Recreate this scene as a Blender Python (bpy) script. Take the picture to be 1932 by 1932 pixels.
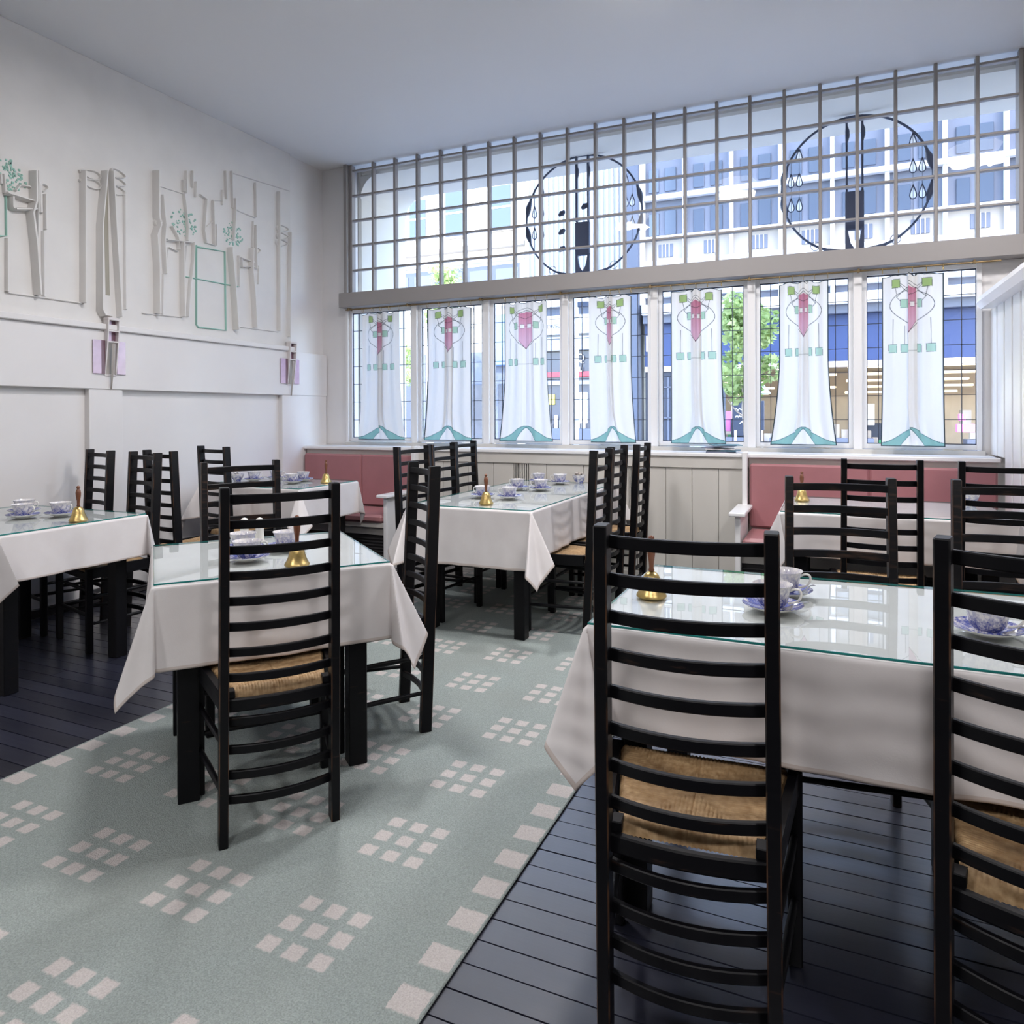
import bpy, math, random
from mathutils import Matrix, Vector
import numpy as np

# ------------------------------------------------------------------ scene, camera, light
S = bpy.context.scene
COL = S.collection
for o in list(bpy.data.objects):
    bpy.data.objects.remove(o)
random.seed(7)
R = math.radians

EYE = 1.276
cam_d = bpy.data.cameras.new('camera')
cam_d.sensor_width = 36.0
cam_d.sensor_fit = 'HORIZONTAL'
cam_d.lens = 36.0 * 1355.7 / 1932
cam_d.shift_y = -(966 - 785.5) / 1932
cam_d.clip_start = 0.05
cam_d.clip_end = 200
cam = bpy.data.objects.new('camera', cam_d)
COL.objects.link(cam)
YAW, PITCH, ROLL = R(23.93), -.0031, -.0038
_cy, _sy = math.cos(YAW), math.sin(YAW)
_cp, _sp = math.cos(PITCH), math.sin(PITCH)
_cr, _sr = math.cos(ROLL), math.sin(ROLL)
_M = Matrix(((_cr, 0, _sr), (0, 1, 0), (-_sr, 0, _cr))) @ Matrix(((1, 0, 0), (0, _cp, _sp), (0, -_sp, _cp))) @ Matrix(((_cy, _sy, 0), (-_sy, _cy, 0), (0, 0, 1)))
right, fwd, up = _M[0], _M[1], _M[2]
cam.matrix_world = Matrix(((right[0], up[0], -fwd[0], 0), (right[1], up[1], -fwd[1], 0), (right[2], up[2], -fwd[2], EYE), (0, 0, 0, 1)))
S.camera = cam

W = bpy.data.worlds.new('sky')
S.world = W
W.use_nodes = True
wn = W.node_tree
wn.nodes.clear()
sky = wn.nodes.new('ShaderNodeTexSky')
sky.sky_type = 'NISHITA'
sky.sun_disc = False
sky.sun_elevation = R(50)
sky.sun_rotation = R(150)
bg = wn.nodes.new('ShaderNodeBackground')
bg.inputs['Strength'].default_value = 1.75
wo = wn.nodes.new('ShaderNodeOutputWorld')
wn.links.new(sky.outputs[0], bg.inputs[0])
wn.links.new(bg.outputs[0], wo.inputs[0])

sun_d = bpy.data.lights.new('sun', 'SUN')
sun_d.energy = 5.0
sun_d.angle = R(1.0)
sun_d.color = (1.0, .97, .92)
sun = bpy.data.objects.new('sun', sun_d)
COL.objects.link(sun)
sun.rotation_euler = (R(48), 0, R(4))      # from behind the building on to the houses across the street

S.view_settings.view_transform = 'Standard'
S.view_settings.look = 'None'
S.view_settings.exposure = 0.47
S.view_settings.gamma = 1.0
S.view_settings.use_curve_mapping = False
S.cycles.max_bounces = 10
S.cycles.diffuse_bounces = 5
S.cycles.glossy_bounces = 5
S.cycles.transmission_bounces = 6
S.cycles.transparent_max_bounces = 24
S.cycles.sample_clamp_indirect = 6.0
S.cycles.use_denoising = True
S.cycles.caustics_reflective = False
S.cycles.caustics_refractive = False

# ------------------------------------------------------------------ materials
MATS = {}


def nt(name):
    m = bpy.data.materials.new(name)
    m.use_nodes = True
    t = m.node_tree
    t.nodes.clear()
    out = t.nodes.new('ShaderNodeOutputMaterial')
    MATS[name] = m
    return m, t, out


def node(t, kind, **kw):
    n = t.nodes.new(kind)
    for k, v in kw.items():
        if k in n.inputs.keys():
            n.inputs[k].default_value = v
        else:
            setattr(n, k, v)
    return n


def mth(t, op, a, b=None, clamp=False):
    n = t.nodes.new('ShaderNodeMath')
    n.operation = op
    n.use_clamp = clamp
    for i, v in enumerate((a, b)):
        if v is None:
            continue
        if isinstance(v, (int, float)):
            n.inputs[i].default_value = v
        else:
            t.links.new(v, n.inputs[i])
    return n.outputs[0]


def mixc(t, fac, a, b):
    n = t.nodes.new('ShaderNodeMix')
    n.data_type = 'RGBA'
    for s, v in ((n.inputs[0], fac), (n.inputs[6], a), (n.inputs[7], b)):
        if isinstance(v, (tuple, list)):
            s.default_value = (*v[:3], 1)
        elif isinstance(v, (int, float)):
            s.default_value = v
        else:
            t.links.new(v, s)
    return n.outputs[2]


def ramp(t, fac, lo, hi):
    n = t.nodes.new('ShaderNodeMapRange')
    t.links.new(fac, n.inputs[0])
    n.inputs[1].default_value = lo
    n.inputs[2].default_value = hi
    return n.outputs[0]


def noise(t, scale, detail=3, coord='Object', stretch=None, rough=.5):
    tc = t.nodes.new('ShaderNodeTexCoord')
    src = tc.outputs[coord]
    if stretch:
        mp = t.nodes.new('ShaderNodeMapping')
        mp.inputs['Scale'].default_value = stretch
        t.links.new(src, mp.inputs[0])
        src = mp.outputs[0]
    n = t.nodes.new('ShaderNodeTexNoise')
    n.inputs['Scale'].default_value = scale
    n.inputs['Detail'].default_value = detail
    n.inputs['Roughness'].default_value = rough
    t.links.new(src, n.inputs['Vector'])
    return n.outputs['Fac']


def bsdf(t, out, color=(.8, .8, .8), rough=.5, metal=0.0, spec=.5, bump=None, bump_d=.002, bump_s=.4):
    p = t.nodes.new('ShaderNodeBsdfPrincipled')
    p.inputs['Roughness'].default_value = rough if isinstance(rough, (int, float)) else .5
    if not isinstance(rough, (int, float)):
        t.links.new(rough, p.inputs['Roughness'])
    p.inputs['Metallic'].default_value = metal
    p.inputs['Specular IOR Level'].default_value = spec
    if isinstance(color, tuple):
        p.inputs['Base Color'].default_value = (*color[:3], 1)
    else:
        t.links.new(color, p.inputs['Base Color'])
    if bump is not None:
        b = t.nodes.new('ShaderNodeBump')
        b.inputs['Strength'].default_value = bump_s
        b.inputs['Distance'].default_value = bump_d
        t.links.new(bump, b.inputs['Height'])
        t.links.new(b.outputs[0], p.inputs['Normal'])
    t.links.new(p.outputs[0], out.inputs[0])
    return p


def simple(name, color, rough=.5, metal=0.0, spec=.5, var=0.0, scale=8, bump=0.0):
    m, t, out = nt(name)
    c = color
    n = None
    if var or bump:
        n = noise(t, scale, 4)
    if var:
        c = mixc(t, ramp(t, n, .3, .7), tuple(x * (1 - var) for x in color), tuple(min(1, x * (1 + var)) for x in color))
    bsdf(t, out, c, rough, metal, spec, n if bump else None, bump)
    return m


simple('wall_paint', (.74, .72, .71), .55, var=.02, scale=3, bump=.001)
simple('plaster', (.71, .69, .665), .7, var=.03, scale=5, bump=.003)
simple('white_gloss', (.80, .795, .79), .3, var=.015, scale=4)
simple('sash_paint', (.78, .765, .75), .4)
simple('glazing_bar', (.30, .28, .27), .45)
simple('panel_paint', (.58, .555, .51), .45, var=.02, scale=4)
simple('ceiling_paint', (.80, .80, .80), .7)
simple('relief_green', (.30, .52, .44), .6)
simple('groove_olive', (.36, .335, .275), .7)
simple('lead', (.05, .055, .075), .5, metal=.3)
simple('rod_brass', (.20, .14, .07), .35, metal=.8)
simple('ring_brass', (.45, .33, .14), .35, metal=.8)
simple('pink_glass', (.56, .42, .58), .15, var=.12, scale=12)
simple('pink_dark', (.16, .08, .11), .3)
simple('sconce_paint', (.70, .66, .65), .45)
simple('sconce_steel', (.40, .37, .34), .4)
simple('bench_red', (.36, .155, .165), .45, var=.05, scale=6, bump=.001)
simple('bench_red_seat', (.40, .185, .19), .38, var=.05, scale=6, bump=.001)
simple('dark_grille', (.035, .033, .035), .6)
simple('wood_handle', (.17, .062, .03), .35, var=.25, scale=20)
simple('leaflet_blue', (.08, .20, .28), .35)
simple('leaflet_white', (.70, .66, .66), .4)
simple('leaflet_grey', (.22, .24, .32), .35)
simple('spoon_steel', (.72, .71, .70), .18, metal=1.0)
simple('china_white', (.80, .78, .73), .15)
simple('dark_antireflect', (.03, .027, .025), .5)
simple('sub_floor', (.01, .01, .012), .7)
simple('fill_metal', (.6, .58, .55), .3, metal=.8)

m, t, out = nt('fill_glow')  # glow for the shades of the added fill lamps
e = node(t, 'ShaderNodeEmission', Strength=6.0)
e.inputs[0].default_value = (1, .96, .92, 1)
t.links.new(e.outputs[0], out.inputs[0])

# ebonised chair wood with brown rubbed grain
for nm, lo, hi in (('black_wood', .66, .82), ('worn_wood', .50, .72)):
    m, t, out = nt(nm)
    g = noise(t, 30, 4, stretch=(.4, .4, 3))
    g2 = noise(t, 6, 3)
    f = mth(t, 'MULTIPLY', ramp(t, g, lo, hi), ramp(t, g2, .42, .62), True)
    c = mixc(t, f, (.0032, .0032, .0045), (.06, .033, .02))
    bsdf(t, out, c, mth(t, 'ADD', .34, mth(t, 'MULTIPLY', g, .16)), 0, .22, g, .0008, .3)

m, t, out = nt('rubbed_edge')
g = noise(t, 9, 4, stretch=(1, 1, 1.5))
c = mixc(t, ramp(t, g, .42, .62), (.006, .006, .007), (.085, .042, .022))
bsdf(t, out, c, .38, 0, .4)
m, t, out = nt('rush')
g = noise(t, 60, 4, stretch=(1, 1, 1))
g2 = noise(t, 9, 3)
c = mixc(t, ramp(t, g, .3, .7), (.30, .175, .075), (.56, .385, .21))
c = mixc(t, mth(t, 'MULTIPLY', ramp(t, g2, .4, .75), .5), c, (.24, .135, .06))
bsdf(t, out, c, .6, 0, .3, g, .001, .5)

# painted floorboards, dark blue-black, worn
m, t, out = nt('floor_board')
g = noise(t, 16, 5, stretch=(.25, 2, 1), rough=.65)
g2 = noise(t, 3.5, 4, coord='Generated')
oi = node(t, 'ShaderNodeObjectInfo')
c = mixc(t, oi.outputs['Random'], (.012, .013, .024), (.024, .026, .045))
c = mixc(t, mth(t, 'MULTIPLY', ramp(t, g, .66, .80), .5), c, (.13, .12, .13))
bsdf(t, out, c, mth(t, 'ADD', .22, mth(t, 'MULTIPLY', g, .22)), 0, .8, g, .0014, .3)
p = [q for q in t.nodes if q.type == 'BSDF_PRINCIPLED'][0]
p.inputs['Coat Weight'].default_value = 1.0
p.inputs['Coat Roughness'].default_value = .24
p.inputs['Coat IOR'].default_value = 1.7

# carpet: grey-green with groups of nine pale squares and a border of larger squares
m, t, out = nt('carpet')
tc = node(t, 'ShaderNodeTexCoord')
sx = node(t, 'ShaderNodeSeparateXYZ')
t.links.new(tc.outputs['Object'], sx.inputs[0])
wob = noise(t, 90, 2)
X = mth(t, 'ADD', sx.outputs[0], mth(t, 'MULTIPLY', mth(t, 'SUBTRACT', wob, .5), .010))
Y = mth(t, 'ADD', sx.outputs[1], mth(t, 'MULTIPLY', mth(t, 'SUBTRACT', wob, .5), -.010))


def cellmask(v, origin, pitch, half):
    # 1 within `half` of a lattice point
    q = mth(t, 'ADD', mth(t, 'DIVIDE', mth(t, 'SUBTRACT', v, origin), pitch), 200.5)
    fr = mth(t, 'ABSOLUTE', mth(t, 'SUBTRACT', mth(t, 'FRACT', q), .5))
    d = mth(t, 'SUBTRACT', half, mth(t, 'MULTIPLY', fr, pitch))
    return mth(t, 'ADD', mth(t, 'MULTIPLY', d, 160.0), .5, True)


def triple(v, origin, pitch):
    outer = cellmask(v, origin, pitch, .102)
    q = mth(t, 'SUBTRACT', mth(t, 'FRACT', mth(t, 'ADD', mth(t, 'DIVIDE', mth(t, 'SUBTRACT', v, origin), pitch), 200.5)), .5)
    loc = mth(t, 'MULTIPLY', q, pitch)
    inner = cellmask(loc, 0.0, .0765, .0235)
    return mth(t, 'MULTIPLY', outer, inner)


inside = mth(t, 'MULTIPLY', mth(t, 'GREATER_THAN', X, -2.50), mth(t, 'LESS_THAN', X, -.94))
grp = mth(t, 'MULTIPLY', mth(t, 'MULTIPLY', triple(X, -1.55, .392), triple(Y, 3.03, .405)), inside)
bl = mth(t, 'LESS_THAN', mth(t, 'ABSOLUTE', mth(t, 'SUBTRACT', X, -2.60)), .040)
br = mth(t, 'LESS_THAN', mth(t, 'ABSOLUTE', mth(t, 'SUBTRACT', X, -.835)), .040)
bor = mth(t, 'MULTIPLY', mth(t, 'ADD', bl, br, True), cellmask(Y, 2.135, .135, .036))
pat = mth(t, 'MAXIMUM', grp, bor)
pile = noise(t, 260, 3)
big = noise(t, 2.5, 3)
c0 = mixc(t, ramp(t, pile, .25, .75), (.235, .275, .26), (.40, .45, .43))
c1 = mixc(t, ramp(t, pile, .25, .75), (.52, .47, .45), (.68, .625, .60))
c0 = mixc(t, mth(t, 'MULTIPLY', ramp(t, big, .4, .7), .25), c0, (.27, .275, .25))
c = mixc(t, mth(t, 'MULTIPLY', pat, .85), c0, c1)
bsdf(t, out, c, .95, 0, .1, pile, .006, .9)

# table linen
m, t, out = nt('linen')
g = noise(t, 7, 4)
wv = noise(t, 300, 1)
c = mixc(t, ramp(t, g, .35, .7), (.70, .665, .655), (.755, .725, .715))
bsdf(t, out, c, .75, 0, .25, wv, .0005, .3)
m, t, out = nt('linen_hem')
bsdf(t, out, (.60, .53, .49), .8, 0, .2)

# curtain: printed colour comes from the cloth's own colour attribute
m, t, out = nt('curtain')
at = node(t, 'ShaderNodeVertexColor', layer_name='print')
d = node(t, 'ShaderNodeBsdfDiffuse')
tr = node(t, 'ShaderNodeBsdfTranslucent')
mx = node(t, 'ShaderNodeMixShader')
mx.inputs[0].default_value = .42
t.links.new(at.outputs[0], d.inputs[0])
t.links.new(at.outputs[0], tr.inputs[0])
t.links.new(d.outputs[0], mx.inputs[1])
t.links.new(tr.outputs[0], mx.inputs[2])
t.links.new(mx.outputs[0], out.inputs[0])


def glassmat(name, ior, tint=(1, 1, 1), wavy=0.0):
    m, t, out = nt(name)
    f = node(t, 'ShaderNodeFresnel', IOR=ior)
    a = node(t, 'ShaderNodeBsdfTransparent')
    a.inputs[0].default_value = (*tint, 1)
    g = node(t, 'ShaderNodeBsdfGlossy', Roughness=0.0)
    if wavy:
        n = noise(t, 5, 2)
        b = node(t, 'ShaderNodeBump', Strength=.4, Distance=wavy)
        t.links.new(n, b.inputs['Height'])
        t.links.new(b.outputs[0], g.inputs['Normal'])
    mx = node(t, 'ShaderNodeMixShader')
    geo = node(t, 'ShaderNodeNewGeometry')
    fac = mth(t, 'MULTIPLY', f.outputs[0], mth(t, 'SUBTRACT', 1.0, geo.outputs['Backfacing']))
    t.links.new(fac, mx.inputs[0])
    t.links.new(a.outputs[0], mx.inputs[1])
    t.links.new(g.outputs[0], mx.inputs[2])
    t.links.new(mx.outputs[0], out.inputs[0])


glassmat('window_glass', 1.35, (.98, .985, 1.0), .004)
glassmat('table_glass', 1.75, (.955, .98, .98))
simple('glass_edge', (.02, .20, .185), .12)

# brass with engraved wear
m, t, out = nt('brass')
g = noise(t, 40, 4)
c = mixc(t, ramp(t, g, .35, .7), (.50, .36, .13), (.70, .52, .22))
bsdf(t, out, c, mth(t, 'ADD', .22, mth(t, 'MULTIPLY', g, .25)), 1.0, .5, g, .0006, .4)

# blue and white transfer-printed china
m, t, out = nt('willow_china')
tc = node(t, 'ShaderNodeTexCoord')
sx = node(t, 'ShaderNodeSeparateXYZ')
t.links.new(tc.outputs['Object'], sx.inputs[0])
a1 = noise(t, 55, 4, rough=.7)
a2 = noise(t, 210, 3, rough=.7)
zf = ramp(t, sx.outputs[2], .062, .012)
f = mth(t, 'ADD', mth(t, 'MULTIPLY', ramp(t, a1, .42, .58), .75), mth(t, 'MULTIPLY', ramp(t, a2, .46, .62), .45))
f = mth(t, 'MULTIPLY', f, mth(t, 'ADD', .30, mth(t, 'MULTIPLY', zf, .85)), True)
c = mixc(t, f, (.83, .80, .755), (.065, .085, .33))
bsdf(t, out, c, .12, 0, .5)
m, t, out = nt('willow_saucer')
a1 = noise(t, 48, 4, rough=.7)
a2 = noise(t, 210, 3, rough=.7)
f = mth(t, 'ADD', mth(t, 'MULTIPLY', ramp(t, a1, .36, .52), .8), mth(t, 'MULTIPLY', ramp(t, a2, .44, .6), .4), True)
geo = node(t, 'ShaderNodeNewGeometry')
sn = node(t, 'ShaderNodeSeparateXYZ')
t.links.new(geo.outputs['Normal'], sn.inputs[0])
f = mth(t, 'MULTIPLY', f, mth(t, 'GREATER_THAN', sn.outputs[2], .1))
c = mixc(t, f, (.83, .80, .755), (.065, .085, .33))
bsdf(t, out, c, .12, 0, .5)

# street
simple('stone_white', (.78, .755, .70), .8, var=.06, scale=1.5)
simple('stone_cream', (.33, .30, .27), .8, var=.06, scale=1.5)
simple('blue_grey_panel', (.125, .14, .185), .7, var=.05, scale=1)
simple('pale_cladding', (.29, .31, .34), .6)
simple('slate_pillar', (.085, .10, .14), .7)
simple('office_glass', (.07, .09, .13), .15)
simple('white_trim', (.66, .66, .67), .6)
simple('shop_blue', (.032, .055, .15), .5)
simple('shop_sky_blue', (.16, .27, .62), .5)
simple('shop_dark', (.045, .055, .085), .3)
simple('shop_red', (.55, .06, .08), .5)
simple('shop_beige', (.60, .52, .48), .6)
simple('sign_white', (.88, .88, .88), .5)
simple('sign_ink', (.12, .14, .20), .6)
simple('goods_orange', (.70, .36, .12), .6)
simple('goods_pink', (.80, .22, .50), .6)
simple('goods_white', (.75, .73, .72), .6)
simple('goods_tan', (.44, .385, .33), .7, var=.08, scale=2)
simple('goods_green', (.10, .55, .25), .6)
simple('goods_red', (.65, .08, .09), .6)
simple('yellow_sign', (.85, .72, .12), .5)
simple('asphalt', (.30, .29, .29), .9, var=.1, scale=3)
simple('pavement', (.52, .50, .48), .9, var=.08, scale=3)
simple('bark', (.42, .34, .27), .9, var=.2, scale=8)
simple('umbrella_blue', (.50, .63, .74), .6)
simple('render_cream', (.70, .665, .60), .8, var=.03, scale=2)
simple('iron', (.05, .065, .11), .5)  # blue-grey haze is mixed into this colour
m, t, out = nt('iron_drop')
d = node(t, 'ShaderNodeBsdfTranslucent')
d.inputs[0].default_value = (.75, .75, .75, 1)
tp = node(t, 'ShaderNodeBsdfTransparent')
mx = node(t, 'ShaderNodeMixShader')
mx.inputs[0].default_value = .35
t.links.new(d.outputs[0], mx.inputs[1])
t.links.new(tp.outputs[0], mx.inputs[2])
t.links.new(mx.outputs[0], out.inputs[0])
m, t, out = nt('leaf')
oi = noise(t, 2.2, 3)
c = mixc(t, ramp(t, oi, .35, .65), (.26, .36, .12), (.60, .68, .34))
d = node(t, 'ShaderNodeBsdfDiffuse')
tr = node(t, 'ShaderNodeBsdfTranslucent')
mx = node(t, 'ShaderNodeMixShader')
mx.inputs[0].default_value = .35
t.links.new(c, d.inputs[0])
t.links.new(c, tr.inputs[0])
t.links.new(d.outputs[0], mx.inputs[1])
t.links.new(tr.outputs[0], mx.inputs[2])
t.links.new(mx.outputs[0], out.inputs[0])
m, t, out = nt('shop_lamp')
e = node(t, 'ShaderNodeEmission', Strength=2.6)
e.inputs[0].default_value = (1, .86, .58, 1)
t.links.new(e.outputs[0], out.inputs[0])

# ------------------------------------------------------------------ mesh helpers
class MB:
    def __init__(s):
        s.v, s.f, s.m = [], [], []

    def add(s, vs, fs, mi=0):
        b = len(s.v)
        s.v += [tuple(p) for p in vs]
        s.f += [tuple(b + i for i in f) for f in fs]
        s.m += [mi] * len(fs)
        return s

    def box(s, x0, x1, y0, y1, z0, z1, c=0.0, mi=0, M=None):
        """axis box with optional chamfer c on every edge"""
        if c <= 0:
            vs = [(x, y, z) for z in (z0, z1) for y in (y0, y1) for x in (x0, x1)]
            fs = [(0, 2, 3, 1), (4, 5, 7, 6), (0, 1, 5, 4), (2, 6, 7, 3), (0, 4, 6, 2), (1, 3, 7, 5)]
        else:
            c = min(c, .45 * min(x1 - x0, y1 - y0, z1 - z0))
            vs, idx = [], {}
            lo, hi = (x0, y0, z0), (x1, y1, z1)
            for k in range(8):
                sg = (k & 1, k >> 1 & 1, k >> 2 & 1)
                for ax in range(3):
                    p = [hi[i] if sg[i] else lo[i] for i in range(3)]
                    for i in range(3):
                        if i != ax:
                            p[i] += -c if sg[i] else c
                    idx[(k, ax)] = len(vs)
                    vs.append(p)
            fs = []
            for ax in range(3):
                a, b = [i for i in range(3) if i != ax]
                for sd in (0, 1):
                    ks = [(sd << ax) | (i << a) | (j << b) for i, j in ((0, 0), (1, 0), (1, 1), (0, 1))]
                    fs.append([idx[(k, ax)] for k in ks])
                # edges parallel to ax
                for i in (0, 1):
                    for j in (0, 1):
                        k0 = (i << a) | (j << b)
                        k1 = k0 | (1 << ax)
                        fs.append([idx[(k0, a)], idx[(k0, b)], idx[(k1, b)], idx[(k1, a)]])
            for k in range(8):
                fs.append([idx[(k, 0)], idx[(k, 1)], idx[(k, 2)]])
        if M is not None:
            vs = [M @ Vector(p) for p in vs]
        return s.add(vs, fs, mi)

    def loft(s, rings, cap=True, closed=True, mi=0):
        n = len(rings[0])
        vs = [p for r in rings for p in r]
        fs = []
        for i in range(len(rings) - 1):
            for j in range(n if closed else n - 1):
                k = (j + 1) % n
                fs.append((i * n + j, i * n + k, (i + 1) * n + k, (i + 1) * n + j))
        if cap:
            fs.append(tuple(range(n - 1, -1, -1)))
            fs.append(tuple((len(rings) - 1) * n + j for j in range(n)))
        return s.add(vs, fs, mi)

    def tube(s, pts, r, n=8, mi=0, cap=True):
        pts = [Vector(p) for p in pts]
        rr = r if isinstance(r, (list, tuple)) else [r] * len(pts)
        rings = []
        prev = None
        for i, p in enumerate(pts):
            d = (pts[min(i + 1, len(pts) - 1)] - pts[max(i - 1, 0)]).normalized()
            if prev is None:
                a = Vector((0, 0, 1)) if abs(d.z) < .9 else Vector((1, 0, 0))
                u = d.cross(a).normalized()
            else:
                u = (prev - d * prev.dot(d)).normalized()
            prev = u
            w = d.cross(u)
            rings.append([p + (u * math.cos(2 * math.pi * k / n) + w * math.sin(2 * math.pi * k / n)) * rr[i] for k in range(n)])
        return s.loft(rings, cap, mi=mi)

    def lathe(s, prof, n=24, mi=0, close=False):
        rings = [[(r * math.cos(2 * math.pi * k / n), r * math.sin(2 * math.pi * k / n), z) for k in range(n)] for r, z in prof]
        return s.loft(rings, not close, mi=mi)

    def mesh(s, name, mats, smooth=False):
        me = bpy.data.meshes.new(name)
        me.from_pydata(s.v, [], s.f)
        for mt in (mats if isinstance(mats, (list, tuple)) else [mats]):
            me.materials.append(MATS[mt])
        if len(set(s.m)) > 1:
            me.polygons.foreach_set('material_index', s.m)
        bm_fix(me)
        if smooth:
            smooth_angle(me, smooth if smooth is not True else 40)
        me.update()
        return me


def bm_fix(me):
    import bmesh
    b = bmesh.new()
    b.from_mesh(me)
    bmesh.ops.recalc_face_normals(b, faces=b.faces)
    b.to_mesh(me)
    b.free()


def smooth_angle(me, deg):
    me.polygons.foreach_set('use_smooth', [True] * len(me.polygons))
    try:
        me.set_sharp_from_angle(angle=R(deg))
    except Exception:
        pass


def put(name, me, parent=None, loc=(0, 0, 0), rz=0.0, **pr):
    o = bpy.data.objects.new(name, me)
    COL.objects.link(o)
    o.location = loc
    if rz:
        o.rotation_euler = (0, 0, rz)
    if parent is not None:
        o.parent = parent
    for k, v in pr.items():
        o[k] = v
    return o


def part(name, mb, mat, parent=None, smooth=False, **pr):
    return put(name, mb.mesh(name, mat, smooth), parent, **pr)


def thing(name, label, cat, loc=(0, 0, 0), rz=0.0, group=None):
    o = bpy.data.objects.new(name, None)
    COL.objects.link(o)
    o.empty_display_size = .1
    o.location = loc
    o.rotation_euler = (0, 0, rz)
    o['label'] = label
    o['category'] = cat
    if group:
        o['group'] = group
    return o


def struct(name, mb, mat, **kw):
    return part(name, mb, mat, kind='structure', **kw)


def copy_tree(src, parent=None):
    c = src.copy()
    COL.objects.link(c)
    c.parent = parent
    for ch in list(src.children):
        copy_tree(ch, c)
    return c


def bx(*a, **k):
    return MB().box(*a, **k)


# ------------------------------------------------------------------ room shell
XL, YW, YP = -4.57, 5.75, 5.42        # left wall, window wall, front of the sill ledge
ZC = 3.69                              # ceiling
struct('ceiling', bx(-4.8, 4.2, -4.2, 6.0, ZC, ZC + .12), 'ceiling_paint')
floor = struct('floor', bx(-4.8, 4.2, -4.2, 6.0, -.12, -.021), 'sub_floor')
board = {}


def boards(x0, x1, ya, yb, joint):
    pitch = .0795
    n = int((yb - ya) / pitch)
    for i in range(n):
        y = ya + i * pitch
        L = x1 - x0
        if not joint or i % 3 == 0:
            cuts = [x0, x1]
        else:
            cuts = [x0, x0 + L * (.30 + .4 * ((i * 37) % 11) / 10), x1]
        for a, b in zip(cuts[:-1], cuts[1:]):
            key = round(b - a, 3)
            if key not in board:
                board[key] = MB().box(0, b - a - .002, 0, pitch - .0042, -.021, 0).mesh('floor_board', 'floor_board')
            put('floor_board', board[key], floor, (a, y, random.uniform(-.0012, 0)))


boards(-4.57, -2.60, .0, 5.36, True)
boards(-.84, 2.6, .05, 5.36, False)
struct('wall_rear', bx(-4.8, 4.2, -4.2, -4.05, -.1, ZC), 'dark_antireflect')  # unseen wall, made dark to keep reflections off the chair backs
struct('wall_right', bx(4.05, 4.2, -4.2, 6.0, -.1, ZC), 'wall_paint')

wl = struct('wall_left', bx(-4.80, -4.598, -4.2, 6.0, -.1, ZC), 'wall_paint')
# dado board, rails and stiles, each piece proud of the wall
part('dado_board', bx(-4.61, -4.545, -4.0, 5.742, 1.457, 1.862, .004), 'wall_paint', wl)
for k, (a, b) in enumerate(((-4.0, -2.2), (-1.2, -.9), (.95, 1.2), (3.26, 3.51), (5.12, 5.742))):
    part('dado_stile', bx(-4.61, -4.553, a, b, .10, 1.459, .003), 'wall_paint', wl)
part('picture_ledge', bx(-4.61, -4.520, -4.0, 5.26, 1.862, 1.903, .005), 'wall_paint', wl)
struct('baseboard_left', bx(-4.62, -4.575, -4.0, 5.40, 0, .055, .003), 'dark_grille')
part('plaster_slab', bx(-4.61, -4.566, -4.0, 5.255, 1.903, ZC, .004), 'plaster', wl)

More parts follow.
